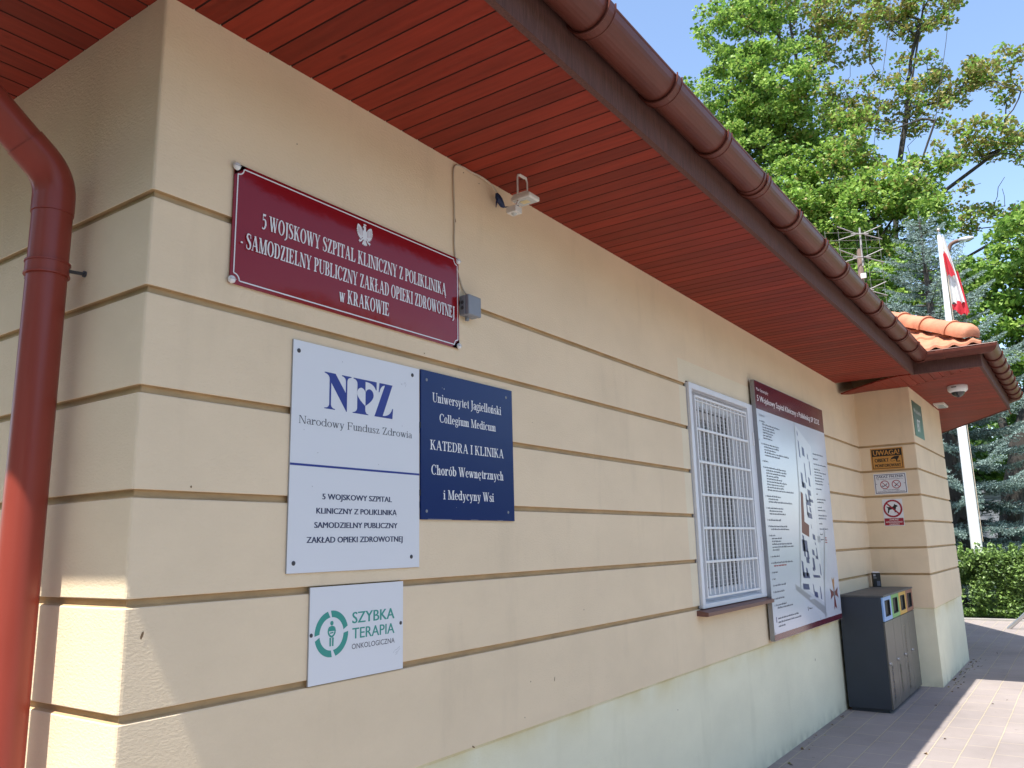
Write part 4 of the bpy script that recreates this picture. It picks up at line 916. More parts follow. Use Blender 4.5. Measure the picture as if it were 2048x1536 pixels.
# ------------------------------------------------------------------ signs on the bay (local x runs to the viewer's right)
def bay_sign(name, label, ymid, z, w, h, group=None):
    return thing(name, label, 'sign', (8.603, ymid, z), -math.pi / 2, group), w / 2, h / 2
t, hw, hh = bay_sign('monitoring_sign', 'amber and black camera warning sign, topmost of three on the bay wall', -.285, 2.398, .334, .238)
p = MB(); y0 = -.003; Y = y0 - .0006; p.box(-hw, hw, y0, 0, -hh, hh, 'warn_amber')
ring(p, (-hw + .012, hw - .012, -hh + .012, hh - .012), (-hw + .018, hw - .018, -hh + .018, hh - .018), Y, y0, 'warn_black')
p.box(-hw + .014, hw - .014, Y - .0003, y0, .030, hh - .014, 'warn_black')
sans(p, 'UWAGA!', -hw + .028, hw - .034, .043, .052, Y - .0008, 'warn_amber', .03); sans(p, 'OBIEKT', -hw + .036, .018, -.034, .040, Y, 'warn_black', .035); sans(p, 'MONITOROWANY', -hw + .036, hw - .030, -.090, .034, Y, 'warn_black', .03)
p.poly([(u, Y, w) for u, w in [(.034, -.012), (.045, .006), (.075, .022), (.125, .026), (.120, .004), (.108, -.010), (.100, -.030), (.125, -.030), (.128, -.024), (.133, -.040), (.092, -.040), (.088, -.012), (.070, -.006)]], 'warn_black')
p.poly([(u, Y - 2e-4, w) for u, w in [(.036, -.012), (.072, -.008), (.080, -.022), (.052, -.030), (.038, -.026)]], 'warn_amber'); line(p, [(.034, -.012), (.038, -.028), (.054, -.032), (.082, -.024)], .004, Y - 3e-4, 'warn_black')
p.build('panel', t)
t, hw, hh = bay_sign('no_smoking_sign', 'white landscape no smoking sign with two red ring symbols', -.290, 2.122, .336, .226)
p = MB(); p.box(-hw, hw, y0, 0, -hh, hh, 'plate_white'); ring(p, (-hw + .010, hw - .010, -hh + .010, hh - .010), (-hw + .016, hw - .016, -hh + .016, hh - .016), Y, y0, 'letter_navy')
sans(p, 'ZAKAZ PALENIA', -hw + .026, hw - .028, .066, .026, Y, 'letter_navy', .025); sans(p, 'NA TERENIE CAŁEGO OBIEKTU', -hw + .034, hw - .034, .046, .011, Y, 'map_text', .01)
sans(p, 'DOTYCZY RÓWNIEŻ', -.08, .085, -.074, .012, Y, 'letter_navy', .01); sans(p, 'ELEKTRONICZNYCH PAPIEROSÓW', -hw + .030, hw - .030, -.093, .012, Y, 'letter_navy', .01)
def prohibit(cx, cz, r, w):
    line(p, [(cx + u * math.cos(R(a)), cz + u * math.sin(R(a))) for a in range(0, 361, 15) for u in (r,)], w, Y - 3e-4, 'sign_red'); line(p, [(cx - r * .7, cz + r * .7), (cx + r * .7, cz - r * .7)], w * .85, Y - 4e-4, 'sign_red')
prohibit(-.058, -.010, .043, .008); prohibit(.060, -.010, .043, .008)
line(p, [(-.088, -.024), (-.072, -.030), (-.062, -.018), (-.046, -.014)], .009, Y, 'map_text'); line(p, [(-.045, -.012), (-.033, .004)], .009, Y, 'map_text'); line(p, [(-.082, -.010), (-.078, -.020)], .004, Y, 'map_text')
line(p, [(.040, -.032), (.066, -.010)], .010, Y, 'letter_navy'); line(p, [(.066, -.010), (.086, .008)], .005, Y, 'letter_navy')
p.build('panel', t)
for s_ in (-1, 1): screw(t, s_ * (hw - .026), 0, y0, .004, 'screw_dark', .002)
t, hw, hh = bay_sign('no_dogs_sign', 'white and red portrait no dogs sign, lowest of three on the bay wall', -.286, 1.807, .204, .292)
p = MB(); p.box(-hw, hw, y0, 0, -hh, hh, 'plate_white'); p.box(-hw + .006, hw - .006, Y, y0, -hh + .006, -.062, 'sign_red')
sans(p, 'ZAKAZ', -.048, .048, -.086, .018, Y - 3e-4, 'letter_white', .02); sans(p, 'WPROWADZANIA', -.086, .086, -.112, .016, Y - 3e-4, 'letter_white', .015); sans(p, 'ZWIERZĄT', -.052, .052, -.136, .016, Y - 3e-4, 'letter_white', .015)
dog = [(-.058, .070), (-.064, .062), (-.052, .052), (-.050, .046), (-.050, .022), (-.056, .006), (-.054, -.006), (-.042, -.006), (-.044, .002), (-.038, .014), (-.034, .030), (-.010, .036), (.012, .034), (.016, .014), (.014, .002), (.026, .002), (.028, .030), (.034, .048), (.034, .060), (.052, .064), (.048, .078), (.030, .084), (.020, .096), (.014, .078), (.004, .066), (-.012, .062), (-.040, .062), (-.052, .064)]
p.poly([(u, Y, w - .002) for u, w in dog], 'warn_black'); prohibit(0, .042, .088, .019)
p.build('panel', t)
t = thing('house_number_sign', 'green house number plate reading 87 on the bay front', 'sign', (8.98, -.587, 2.835))
p = MB(); hw, hh = .305, .198; p.box(-hw, hw, -.005, -.0005, -hh, hh, 'sign_green')
sans(p, 'Wrocławska', -.245, .205, .074, .046, -.0056, 'letter_white', .0); sans(p, '87', -.125, .085, -.135, .140, -.0056, 'letter_white', .012)
p.build('panel', t)

# ------------------------------------------------------------------ cable, junction box, floodlight, cameras
t = thing('cable', 'thin cream cable looping from the grey junction box up to the eaves', 'cable', (1.34, 0, 2.9))
c = MB(); pts = [(1.403, -.020, 2.578), (1.390, -.006, 2.610), (1.365, -.005, 2.660), (1.348, -.005, 2.705), (1.336, -.005, 2.793), (1.338, -.005, 2.87), (1.338, -.005, 2.952), (1.335, -.005, 3.05), (1.334, -.005, 3.11), (1.340, -.006, 3.142), (1.358, -.007, 3.157), (1.40, -.009, 3.163), (1.447, -.012, 3.160), (1.50, -.016, 3.161), (1.55, -.02, 3.156), (1.59, -.026, 3.142), (1.613, -.03, 3.118)]
def smooth_path(P, k=4):
    o_ = []
    for i in range(len(P) - 1):
        a, b, c_, d = (Vector(P[max(i - 1, 0)]), Vector(P[i]), Vector(P[i + 1]), Vector(P[min(i + 2, len(P) - 1)]))
        for j in range(k):
            s_ = j / k; o_.append(0.5 * (2 * b + (c_ - a) * s_ + (2 * a - 5 * b + 4 * c_ - d) * s_ * s_ + (3 * b - a - 3 * c_ + d) * s_ ** 3))
    return o_ + [Vector(P[-1])]
c.tube([q_ - Vector((1.34, 0, 2.9)) for q_ in smooth_path(pts)], .0036, 'cable_white', 7); c.build('lead', t, smooth=True)
for x, z, w, h, a in ((1.350, 2.905, .003, .010, .2), (1.342, 2.862, .0035, .009, -.2), (1.349, 2.68, .003, .012, .3), (1.366, 2.612, .003, .012, .5), (1.404, 2.606, .003, .004, 0), (1.362, 2.475, .004, .013, .1), (1.345, 3.01, .002, .012, .1), (1.41, 3.145, .004, .003, 0), (1.52, 3.135, .005, .002, 0)):
    s_ = MB(); ca, sa = math.cos(a), math.sin(a)
    s_.poly([(x - 1.34 + u * ca - v * sa, -.0012, z - 2.9 + u * sa + v * ca) for u, v in [(-w, -h), (w * .6, -h * .8), (w, 0), (w * .4, h), (-w * .5, h * .9)]], 'glue'); s_.build('glue_dab', t)
t = thing('plug', 'dark blue cable connector hanging below the eaves beside the floodlight', 'connector', (1.63, -.03, 3.08))
c = MB(); c.tube([(-.017, 0, .035), (-.010, -.001, .020), (.002, -.002, .006), (.022, -.003, -.012), (.034, -.004, -.016)], [.006, .014, .016, .012, .006], 'cable_blue', 8); c.tube([(-.012, 0, .015), (-.020, 0, -.01), (-.024, 0, -.036)], [.006, .004, .002], 'cable_blue', 6)
c.tube([(.034, -.004, -.016), (.06, -.02, -.012), (.085, -.05, -.004), (.07, -.11, -.005)], .003, 'cable_blue', 6); c.build('socket', t, smooth=True)
t = thing('junction_box', 'small grey square electrical junction box beside the red plate', 'junction box', (1.412, 0, 2.533))
c = MB(); c.box(-.043, .043, -.033, -.0005, -.043, .043, 'grey_plastic'); c.build('base', t, bevel=.006, seg=3)
c = MB(); c.box(-.0435, .0435, -.052, -.0335, -.0435, .0435, 'grey_plastic'); c.build('lid', t, bevel=.005, seg=3)
for z in (.012, -.012): c = MB(); c.lathe([(.008, 0), (.008, -.0015), (.0055, -.003), (0, -.001)], (-.043, -.018, z), 'screw_dark', 12, 'x'); c.build('knockout', t)
c = MB(); c.lathe([(.009, 0), (.009, -.018), (.006, -.018), (0, -.012)], (-.012, -.018, -.043), 'grey_plastic', 12); c.build('gland', t, smooth=True)

t = thing('floodlight', 'small white floodlight on a bent bracket under the eaves', 'floodlight', (1.64, -.165, 3.172))
c = MB(); w = .0385
c.tube([(-w, .012, -.118), (-w, .012, -.02), (-w + .006, .012, -.006), (-w + .014, .012, -.002), (w - .014, .012, -.002), (w - .006, .012, -.006), (w, .012, -.02), (w, .012, -.118)], .0042, 'lamp_white', 6)
c.box(-w + .012, w - .012, .004, .020, -.0045, -.0005, 'lamp_white'); c.build('bracket', t, smooth=True)
c = MB(); c.box(-.042, .042, -.052, .050, -.126, -.104, 'lamp_white'); b_ = c.build('housing', t, bevel=.006, seg=3)
for k in range(7): c = None
c = MB()
for k in range(7): c.box(-.036 + k * .012 - .002, -.036 + k * .012 + .002, -.040, .038, -.104, -.096, 'lamp_white')
c.build('cooling_fins', t)
c = MB(); c.box(-.034, .034, -.043, .041, -.1275, -.1255, 'lamp_glass'); c.build('glass', t, bevel=.002)
c = MB(); c.box(-.016, .016, -.020, .018, -.1285, -.1274, 'led_yellow'); c.build('led', t)
c = MB(); c.tube([(-.030, .012, -.125), (-.045, .016, -.150), (-.056, .020, -.168)], .005, 'lamp_white', 8); c.box(-.082, -.032, -.004, .046, -.196, -.168, 'lamp_white')
c.lathe([(.012, 0), (.012, -.002), (.009, -.006), (.004, -.009), (0, -.0095)], (-.057, .021, -.196), 'lamp_glass', 14); c.build('motion_sensor', t, bevel=.003)

t = thing('dome_camera', 'white dome security camera under the bay eaves', 'camera', (8.91, -1.03, ZS))
c = MB(); c.lathe([(.0, 0), (.098, 0), (.102, -.006), (.100, -.050), (.090, -.062), (.082, -.070)], (0, 0, 0), 'white_metal', 28); c.build('housing', t, smooth=True)
c = MB(); c.lathe([(.070 * math.cos(R(a)), -.066 - .062 * math.sin(R(a))) for a in range(0, 91, 10)], (0, 0, 0), 'camera_glass', 24); c.build('dome', t, smooth=True)
c = MB(); c.lathe([(.082, -.070), (.072, -.074), (.070, -.066)], (0, 0, 0), 'white_metal', 28); c.box(-.1015, -.098, .0, .05, -.030, -.020, 'warn_black'); c.build('trim', t)
t = thing('eaves_lamp', 'white rectangular lamp under the bay eaves at the wall corner', 'lamp', (10.22, -.69, ZS))
c = MB(); c.box(-.19, .19, -.062, .062, -.026, 0, 'lamp_white'); c.build('housing', t, bevel=.006); c = MB(); c.box(-.17, .17, -.048, .048, -.032, -.0262, 'lamp_glass'); c.build('diffuser', t, bevel=.003)

# ------------------------------------------------------------------ recycling bins and the carton on them
t = thing('recycling_bin', 'dark grey four-way recycling bin with coloured slot frames against the wall', 'bin', (7.75, -.20, 0))
bx0, bx1, by0, by1, bz = -.75, .75, -.195, .185, 1.02
c = MB(); c.box(bx0, bx1, by0 + .014, by1, .03, bz - .016, 'bin_dark'); c.box(bx0 + .02, bx1 - .02, by0 + .04, by1 - .02, 0, .03, 'bin_dark'); c.build('body', t, bevel=.002)
c = MB(); c.box(bx0 - .004, bx1 + .004, by0 - .012, by1 + .004, bz - .0155, bz, 'bin_top'); c.build('lid', t, bevel=.003)
for k, (m, txt, ta, tb, tm) in enumerate((('bin_blue', 'PAPIER', .403, .085, 'bin_blue'), ('bin_green', 'SZKŁO', .362, .120, 'bin_green'), ('bin_yellow', None, 0, 0, 'cable_white'), ('bin_brown', None, 0, 0, 'bin_brown'))):
    a, b = bx0 + .375 * k, bx0 + .375 * (k + 1)
    c = MB(); c.box(a + .003, b - .003, by0, by0 + .0135, .035, .783, 'bin_door')
    def rot(x): return lambda u, w: (x + w, by0 - .0008, -u)
    if txt: sans(c, txt, -ta, -tb, 0, .042, 0, tm, .01, fn=rot(a + .105))
    if k == 2: sans(c, 'TWORZYWA', -.690, -.428, 0, .042, 0, tm, .01, fn=rot(a + .135)); sans(c, 'I', -.392, -.378, 0, .042, 0, tm, .01, fn=rot(a + .13)); sans(c, 'METALE', -.342, -.092, 0, .042, 0, tm, .01, fn=rot(a + .115))
    d = c.build('door', t, bevel=.0015)
    c = MB(); c.lathe([(.013, 0), (.013, -.010), (.010, -.014), (0, -.014)], (a + .03, by0, .42), 'steel', 12, 'y'); c.box(a + .027, a + .033, by0 - .022, by0 - .014, .405, .435, 'steel'); c.build('lock', d, smooth=True)
    c = MB(); ring(c, (a + .004, b - .004, .79, 1.002), (a + .075, b - .075, .826, .970), by0 - .004, by0 + .012, m); 
    c.box(a + .075, b - .075, by0 + .010, by0 + .0138, .826, .970, 'bin_hole'); f_ = c.build('slot_frame', t, bevel=.002)
    c = MB(); ring(c, (a + .075, b - .075, .826, .970), (a + .088, b - .088, .836, .960), by0 - .006, by0 + .0125, 'rubber'); c.build('slot_lip', f_, bevel=.003)
t = thing('carton', 'small black carton standing on top of the recycling bin', 'carton', (8.42, -.075, 1.02), R(-62))
c = MB(); c.box(-.038, .038, -.026, .026, 0, .148, 'warn_black'); c.box(-.004, .030, -.0268, -.026, .012, .062, 'map_text'); c.box(-.034, -.012, -.0268, -.026, .112, .134, 'plate_edge'); c.box(-.034, -.004, -.0268, -.026, .092, .098, 'plate_edge'); c.build('pack', t, bevel=.002)
c = MB(); c.poly([(-.038, -.026, .1485), (.038, -.026, .1485), (.034, .026, .160), (-.034, .026, .162)], 'plate_white'); c.build('flap', t)

# ------------------------------------------------------------------ masts and poles beyond
t = thing('aerial_mast', 'weathered wooden mast with stacked cross-shaped television aerial above the roof', 'aerial', (13.93, .80, 4.3))
# placed behind the bay roof, rising out of it
c = MB(); c.tube([(-.2, .03, -.5), (.27, -.02, 2.45)], [.06, .052], 'old_wood', 10); c.tube([(.18, -.065, 2.1), (.24, -.065, 2.86)], .017, 'old_aluminium', 8); c.build('mast', t, smooth=True)
for z in (2.72, 2.26, 1.62, 1.10):
    c = MB(); dx, dy = .575, -.818
    ox = .22 * z / 2.72 - .05
    for s_ in (-1, 1):
        for e_ in (-1, 1):
            a = Vector((dx * s_ * .08 + ox, dy * s_ * .08 - .07, z + e_ * .012)); b = Vector((dx * s_ * .40 + ox, dy * s_ * .40 - .07, z + e_ * .13 + .02)); c.tube([a, b], .010, 'old_aluminium', 6)
    c.tube([(-dx * .16 + ox, -dy * .16 - .07, z), (dx * .16 + ox, dy * .16 - .07, z)], .012, 'old_aluminium', 6); c.build('dipole', t, smooth=True)
c = MB()
for z in [.95 + .155 * k for k in range(13)]: c.tube([(-.575 * .5 + .25, .818 * .5 + .08, z), (.575 * .5 + .25, -.818 * .5 + .08, z)], .0025, 'old_aluminium', 4)
for s_ in (-.5, -.25, .25, .5): c.tube([(.575 * s_ + .25, -.818 * s_ + .08, .9), (.575 * s_ + .25, -.818 * s_ + .08, 2.85)], .0025, 'old_aluminium', 4)
c.build('reflector', t)
c = MB(); c.box(.05, .10, -.12, -.03, 1.84, 1.93, 'plate_white'); c.build('amplifier', t, bevel=.004)
c = MB(); c.tube(smooth_path([(.16, -.08, 2.5), (.13, -.10, 2.2), (.10, -.13, 1.95), (.09, -.10, 1.7), (.05, -.12, 1.4), (.02, -.07, 1.1)]), .006, 'rubber', 6); c.build('aerial_lead', t)

t = thing('flagpole', 'tall white flagpole rising behind the hedge', 'flagpole', (17.7, -.125, 0))
c = MB(); c.tube([(0, 0, 0), (0, -.015, 4.0), (0, -.07, 7.88)], [.115, .085, .042], 'pole_white', 20); c.build('pole', t, smooth=True)
c = MB(); c.lathe([(0, .14), (.03, .13), (.045, .10), (.03, .07), (.012, .05), (.012, 0), (.04, 0), (.04, -.03), (0, -.03)], (0, -.07, 7.91), 'steel', 14); c.build('finial', t, smooth=True)
c = MB(); c.tube([(-.03, -.14, 7.7), (-.03, -.12, 4.5), (-.03, -.13, 1.4)], .006, 'cable_white', 5); c.build('halyard', t)
c = MB(); c.box(-.06, -.01, -.19, -.12, 5.62, 5.80, 'white_metal'); c.build('cleat', t, bevel=.01)
t = thing('flag', 'red and white flag hanging limp in folds from the white flagpole', 'flag', (17.7, -.20, 7.4))
def cloth(z0, z1, w0, w1, y_off, m, nfold, amp, n=26, rows=18, skew=0.0):
    c = MB(); V = []
    for j in range(rows + 1):
        s_ = j / rows; z = z0 + (z1 - z0) * s_; w = w0 + (w1 - w0) * s_
        for i in range(n + 1):
            u = i / n; yv = y_off[0] + (y_off[1] - y_off[0]) * s_ - w * u
            V.append((amp * (.3 + s_) * math.sin(u * math.pi * 2 * nfold + s_ * 1.5), yv, z - skew * u * s_ - .03 * math.sin(u * 9 + s_ * 3)))
    c.add(V, [(j * (n + 1) + i, j * (n + 1) + i + 1, (j + 1) * (n + 1) + i + 1, (j + 1) * (n + 1) + i) for j in range(rows) for i in range(n)], m); return c
a = cloth(.46, -1.06, .05, .27, (-.035, -.045), 'flag_white', 1.7, .05, skew=.05); a.build('white_field', t, smooth=True)
a = cloth(.06, -.46, .06, .15, (-.025, -.055), 'flag_red', 1.1, .04, skew=.04)
V2 = MB(); V2.v = [(x - .10, y, z) for x, y, z in a.v]; V2.f = a.f; V2.m = a.m; V2.build('red_fold', t, smooth=True)
a = cloth(-.36, -1.34, .03, .11, (-.225, -.255), 'flag_red', .8, .035); a.build('red_edge', t, smooth=True)
a = cloth(-1.05, -1.20, .27, .25, (-.045, -.055), 'flag_red', 1.6, .04, rows=3, skew=.16); a.build('red_hem', t, smooth=True)
t = thing('street_lamp', 'street lamp with curved rusty arm on a grey concrete pole', 'street lamp', (21.0, .36, 0))
c = MB(); c.tube([(0, .06, 0), (0, .05, 1.9), (0, .03, 2.0), (0, -.33, 7.2)], [.20, .19, .13, .09], 'concrete', 12); c.build('pole', t, smooth=True)
c = MB(); c.tube(smooth_path([(0, -.33, 7.2), (0, -.34, 8.0), (0, -.36, 8.35), (0, -.44, 8.66), (0, -.56, 8.74), (0, -.64, 8.75)]), .05, 'rust_steel', 10); c.build('arm', t, smooth=True)
c = MB(); c.tube([(0, -.62, 8.75), (0, -.70, 8.755), (0, -.86, 8.75), (0, -.98, 8.76)], [.04, .07, .075, .03], 'steel', 10); c.build('lantern', t, smooth=True)

t = thing('rail', 'bent galvanised tube rail standing at the pavement edge', 'rail', (14.95, -.73, 0))
c = MB(); c.tube(smooth_path([(0, .02, 0), (-.02, -.22, .22), (-.05, -.46, .45), (-.06, -.62, .58), (-.06, -.78, .64), (-.06, -1.2, .66), (-.06, -2.0, .66), (-.06, -2.25, .60), (-.06, -2.5, .38), (-.04, -2.85, 0)]), .030, 'steel', 12); c.build('tube', t, smooth=True)

# parked car, sheds and fence seen in gaps
t = thing('parked_car', 'white hatchback parked beyond the hedge', 'car', (27.2, .55, -.03), R(12))
c = MB(); prof = [(-2.0, .35), (-2.02, .70), (-1.85, .92), (-1.0, .98), (-.45, 1.42), (.9, 1.46), (1.75, 1.02), (1.98, .90), (2.0, .40), (1.6, .28), (-1.6, .28)]
c.prism(prof, -.82, .82, 'car_white', lambda u, w, s_: (s_, u, w)); c.build('body', t, smooth=True, bevel=.06, seg=3)
c = MB(); c.prism([(-.95, 1.0), (-.45, 1.40), (.88, 1.43), (1.55, 1.04)], -.835, .835, 'car_glass', lambda u, w, s_: (s_, u, w)); c.build('windows', t, bevel=.01)
for x in (-.75, .75):
    for y in (-1.25, 1.3): c = MB(); c.lathe([(0, -.1), (.30, -.1), (.32, -.06), (.32, .06), (.30, .1), (0, .1)], (x, y, .32), 'rubber', 20, 'x'); w_ = c.build('wheel', t, smooth=True)
for x in (-.6, .6): c = MB(); c.box(x - .16, x + .16, -2.03, -1.9, .66, .80, 'car_lamp'); c.build('headlight', t, bevel=.03)
c = MB(); c.box(-.81, -.80, -1.9, 1.8, .58, .63, 'rubber'); c.build('side_trim', t)
t = thing('clad_shed', 'grey clad shed behind the spruce and the leaning trunk', 'shed', (33.5, .9, 0))
c = MB()
for k in range(14): c.box(-1.2, 1.2, -1.0 + 0.0, 1.2, .2 + k * .2, .2 + k * .2 + .185, 'siding')
c.build('cladding', t); c = MB(); c.prism([(-1.15, 3.0), (1.35, 3.0), (1.35, 3.1), (.1, 3.35), (-1.15, 3.1)], -1.35, 1.35, 'siding', lambda u, w, s_: (s_, u, w)); c.build('roof', t)
t = thing('green_fence', 'green board fence at the right edge beyond the hedge', 'fence', (24.6, -1.6, 0))
c = MB()
for k in range(4): c.box(-.02, .02, -1.3, 1.25, .55 + k * .32, .55 + k * .32 + .29, 'green_paint')
c.build('boards', t)
for y in (-1.2, 0, 1.2): c = MB(); c.box(.02, .10, y - .04, y + .04, 0, 1.85, 'green_paint'); c.build('post', t)

# ------------------------------------------------------------------ plants
def leaf_cloud(centres, spread, count, size, mats, weights, rnd, flat=0.35, up=0.5, elong=1.0):
    """folded diamond leaves round the cluster centres; returns verts, faces, material index"""
    n = count; m = len(centres); ci = rnd.integers(0, m, n)
    sp = spread if np.isscalar(spread) else spread[ci][:, None]
    d = rnd.normal(size=(n, 3)); d /= np.linalg.norm(d, axis=1)[:, None]; rad = rnd.random(n) ** 0.5
    pos = centres[ci] + d * rad[:, None] * sp * np.array([1, 1, 1 - flat])
    nrm = rnd.normal(size=(n, 3)); nrm[:, 2] = np.abs(nrm[:, 2]) + up; nrm /= np.linalg.norm(nrm, axis=1)[:, None]
    t = rnd.normal(size=(n, 3)); t -= nrm * (t * nrm).sum(1)[:, None]; t /= np.linalg.norm(t, axis=1)[:, None]
    b = np.cross(nrm, t); s = size * (0.6 + 0.8 * rnd.random(n))[:, None]
    tip, tail = pos + t * s * .55 * elong - nrm * s * .12, pos - t * s * .5 * elong
    l, r = pos + b * s * .42 + nrm * s * .10, pos - b * s * .42 + nrm * s * .10
    V = np.empty((n * 4, 3)); V[0::4], V[1::4], V[2::4], V[3::4] = tail, r, tip, l
    i = np.arange(n) * 4; F = np.empty((n * 2, 3), int); F[0::2] = np.stack([i, i + 1, i + 2], 1); F[1::2] = np.stack([i, i + 2, i + 3], 1)
    w = weights(pos, ci, rnd) if callable(weights) else rnd.choice(len(mats), n, p=weights)
    return V, F, np.repeat(w, 2)

def grow(stems, targets, rnd, droop=0.0):
    """limbs to every target from the nearest suitable point of what has grown; returns segments and node radii"""
    nodes = []; par = []; 
    for st_ in stems:
        prev = None
        for q in st_:
            nodes.append(np.array(q, float)); par.append(prev if prev is not None else (-1 if not nodes[:-1] else 0)); prev = len(nodes) - 1
    order = np.argsort([min(np.linalg.norm(tq - nd) for nd in nodes) for tq in targets])
    load = {}
    tips = []
    for k in order:
        tq = targets[k]; A = np.array(nodes); d = tq - A; L = np.linalg.norm(d, axis=1)
        cost = L + np.maximum(0, -d[:, 2] + .1) * 1.5 + np.where(L < .25, 5, 0)
        j = int(np.argmin(cost)); a = nodes[j]; m = max(1, int(L[j] / .32)); prev = j; wob = rnd.normal(size=3) * .05
        side = rnd.normal(size=3) * L[j] * .07
        for s in range(1, m + 1):
            u = s / m; q = a + (tq - a) * u + side * math.sin(math.pi * u) + np.array([0, 0, L[j] * .10 * math.sin(math.pi * u)]) + (rnd.normal(size=3) * .035 if s < m else 0)
            nodes.append(q); par.append(prev); prev = len(nodes) - 1
        tips.append(prev)
    n = len(nodes); w = np.zeros(n)
    for i in tips: w[i] += 1
    for i in range(n - 1, 0, -1):
        if par[i] >= 0: w[par[i]] += w[i]
    return nodes, par, w

def limb_mesh(nodes, par, w, r0, m, parent, name, power=0.5, rmin=.008, sides=6):
    rad = np.maximum(rmin, r0 * (w / max(1, w.max())) ** power); V = []; F = []
    for i in range(len(nodes)):
        p = par[i]
        if p < 0: continue
        a, b = Vector(nodes[p]), Vector(nodes[i]); d = b - a
        if d.length < 1e-4: continue
        d.normalize(); x = d.orthogonal().normalized(); y = d.cross(x); o = len(V); ra = min(rad[p], rad[i] * 1.35)
        for c_, r_ in ((a - d * ra * .3, ra), (b, rad[i])):
            for k in range(sides):
                an = 2 * math.pi * k / sides; V.append(c_ + (x * math.cos(an) + y * math.sin(an)) * r_)
        F += [(o + k, o + (k + 1) % sides, o + sides + (k + 1) % sides, o + sides + k) for k in range(sides)]
    V = np.array([tuple(v) for v in V]); F = np.array(F)
    ob = np_mesh(name, V, F, [m], np.zeros(len(F), int), parent)
    ob.data.polygons.foreach_set('use_smooth', [True] * len(F)); return ob

def blob_points(blobs, n, rnd, shell=0.55):
    """n points spread through a union of ellipsoids, thicker towards their outsides"""
    vol = np.array([b[3] * b[4] * b[5] for b in blobs]); pr = vol / vol.sum(); out = []
    for k in rnd.choice(len(blobs), n, p=pr):
        cx, cy, cz, rx, ry, rz = blobs[k]; d = rnd.normal(size=3); d /= np.linalg.norm(d); r = rnd.random() ** (shell / 1.5)
        out.append((cx + d[0] * rx * r, cy + d[1] * ry * r, cz + d[2] * rz * r))
    return np.array(out)

def broadleaf(name, label, loc, stems, blobs, ncl, nleaf, lsize, spread, mats, weights, r0, seed, bark='bark', group=None, rmin=.008, bare=None):
    rnd = np.random.default_rng(seed); t = thing(name, label, 'tree', loc, 0, group)
    P = blob_points(blobs, ncl, rnd); nodes, par, w = grow(stems, P if bare is None else np.vstack([P, bare]), rnd)
    limb_mesh(nodes, par, w, r0, bark, t, 'trunk', rmin=rmin)
    V, F, ix = leaf_cloud(P, spread, nleaf, lsize, mats, weights, rnd); np_mesh('crown', V, F, mats, ix, t)
    return t

# big maple behind the roof: several upright stems, thinner and yellower towards the top right
mx_, my_ = 26.0, 3.6
stems = [[(0, 0, 0), (0, .05, 3), (.1, .3, 6), (.1, .75, 9), (0, 1.0, 12), (.1, 1.6, 15), (0, 2.2, 18)],
         [(0, -.05, 3), (-.2, -.5, 6), (-.2, -.8, 9.0), (0, -.9, 11.5), (.1, -1.6, 15), (0, -2.4, 18.5), (0, -2.7, 21)],
         [(.1, -.9, 10.5), (.2, -2.4, 12.5), (.1, -3.3, 14.5), (0, -3.9, 17), (0, -4.3, 19)], [(0, .3, 7), (-.3, 2.2, 9.5), (-.3, 3.2, 12), (-.2, 4.0, 15)]]
blobs = [(0, 1.9, 15.6, 2.0, 1.8, 1.5), (0, .2, 13.2, 2.0, 2.2, 1.4), (0, 3.9, 16.0, 1.4, 1.3, 1.2), (0, 3.3, 17.8, 1.7, 1.7, 1.6), (0, 2.3, 20.3, 1.8, 1.8, 1.8), (0, 2.9, 14.2, 2.2, 2.0, 1.9), (0, 1.0, 12.0, 2.4, 2.4, 1.9), (-.3, 1.2, 17.0, 1.8, 1.7, 2.0), (0, -.8, 14.4, 1.6, 1.2, 1.2), (0, -1.2, 11.3, 2.4, 2.4, 1.8), (-.3, -2.6, 12.4, 1.5, 1.2, 1.1),
         (0, .2, 9.0, 2.5, 3.2, 1.9), (0, 2.8, 10.5, 2.2, 1.8, 1.8), (0, -2.2, 8.2, 2.2, 2.0, 1.4), (0, 1.5, 6.2, 2.4, 2.6, 1.6), (0, -1.0, 5.6, 2.4, 2.6, 1.6)]
def mw(pos, ci, rnd):
    yy, zz = pos[:, 1], pos[:, 2]; f = np.clip((zz - 11) / 6, 0, 1) * np.clip((.6 - yy) / 2.5, 0, 1) * .55 + .03; r_ = rnd.random(len(pos)); h = rnd.random(len(pos))
    return np.where(r_ < np.clip(f, 0, .62), 2, np.where(h < .55, 0, np.where(h < .88, 1, 3)))
broadleaf('maple_tree', 'tall maple with open sunlit crown rising behind the gutter', (mx_, my_, 0), stems, blobs, 1250, 135000, .125, .42, ['leaf_light', 'leaf_mid', 'leaf_olive', 'leaf_dark'], mw, .24, 5, 'bark_dark')
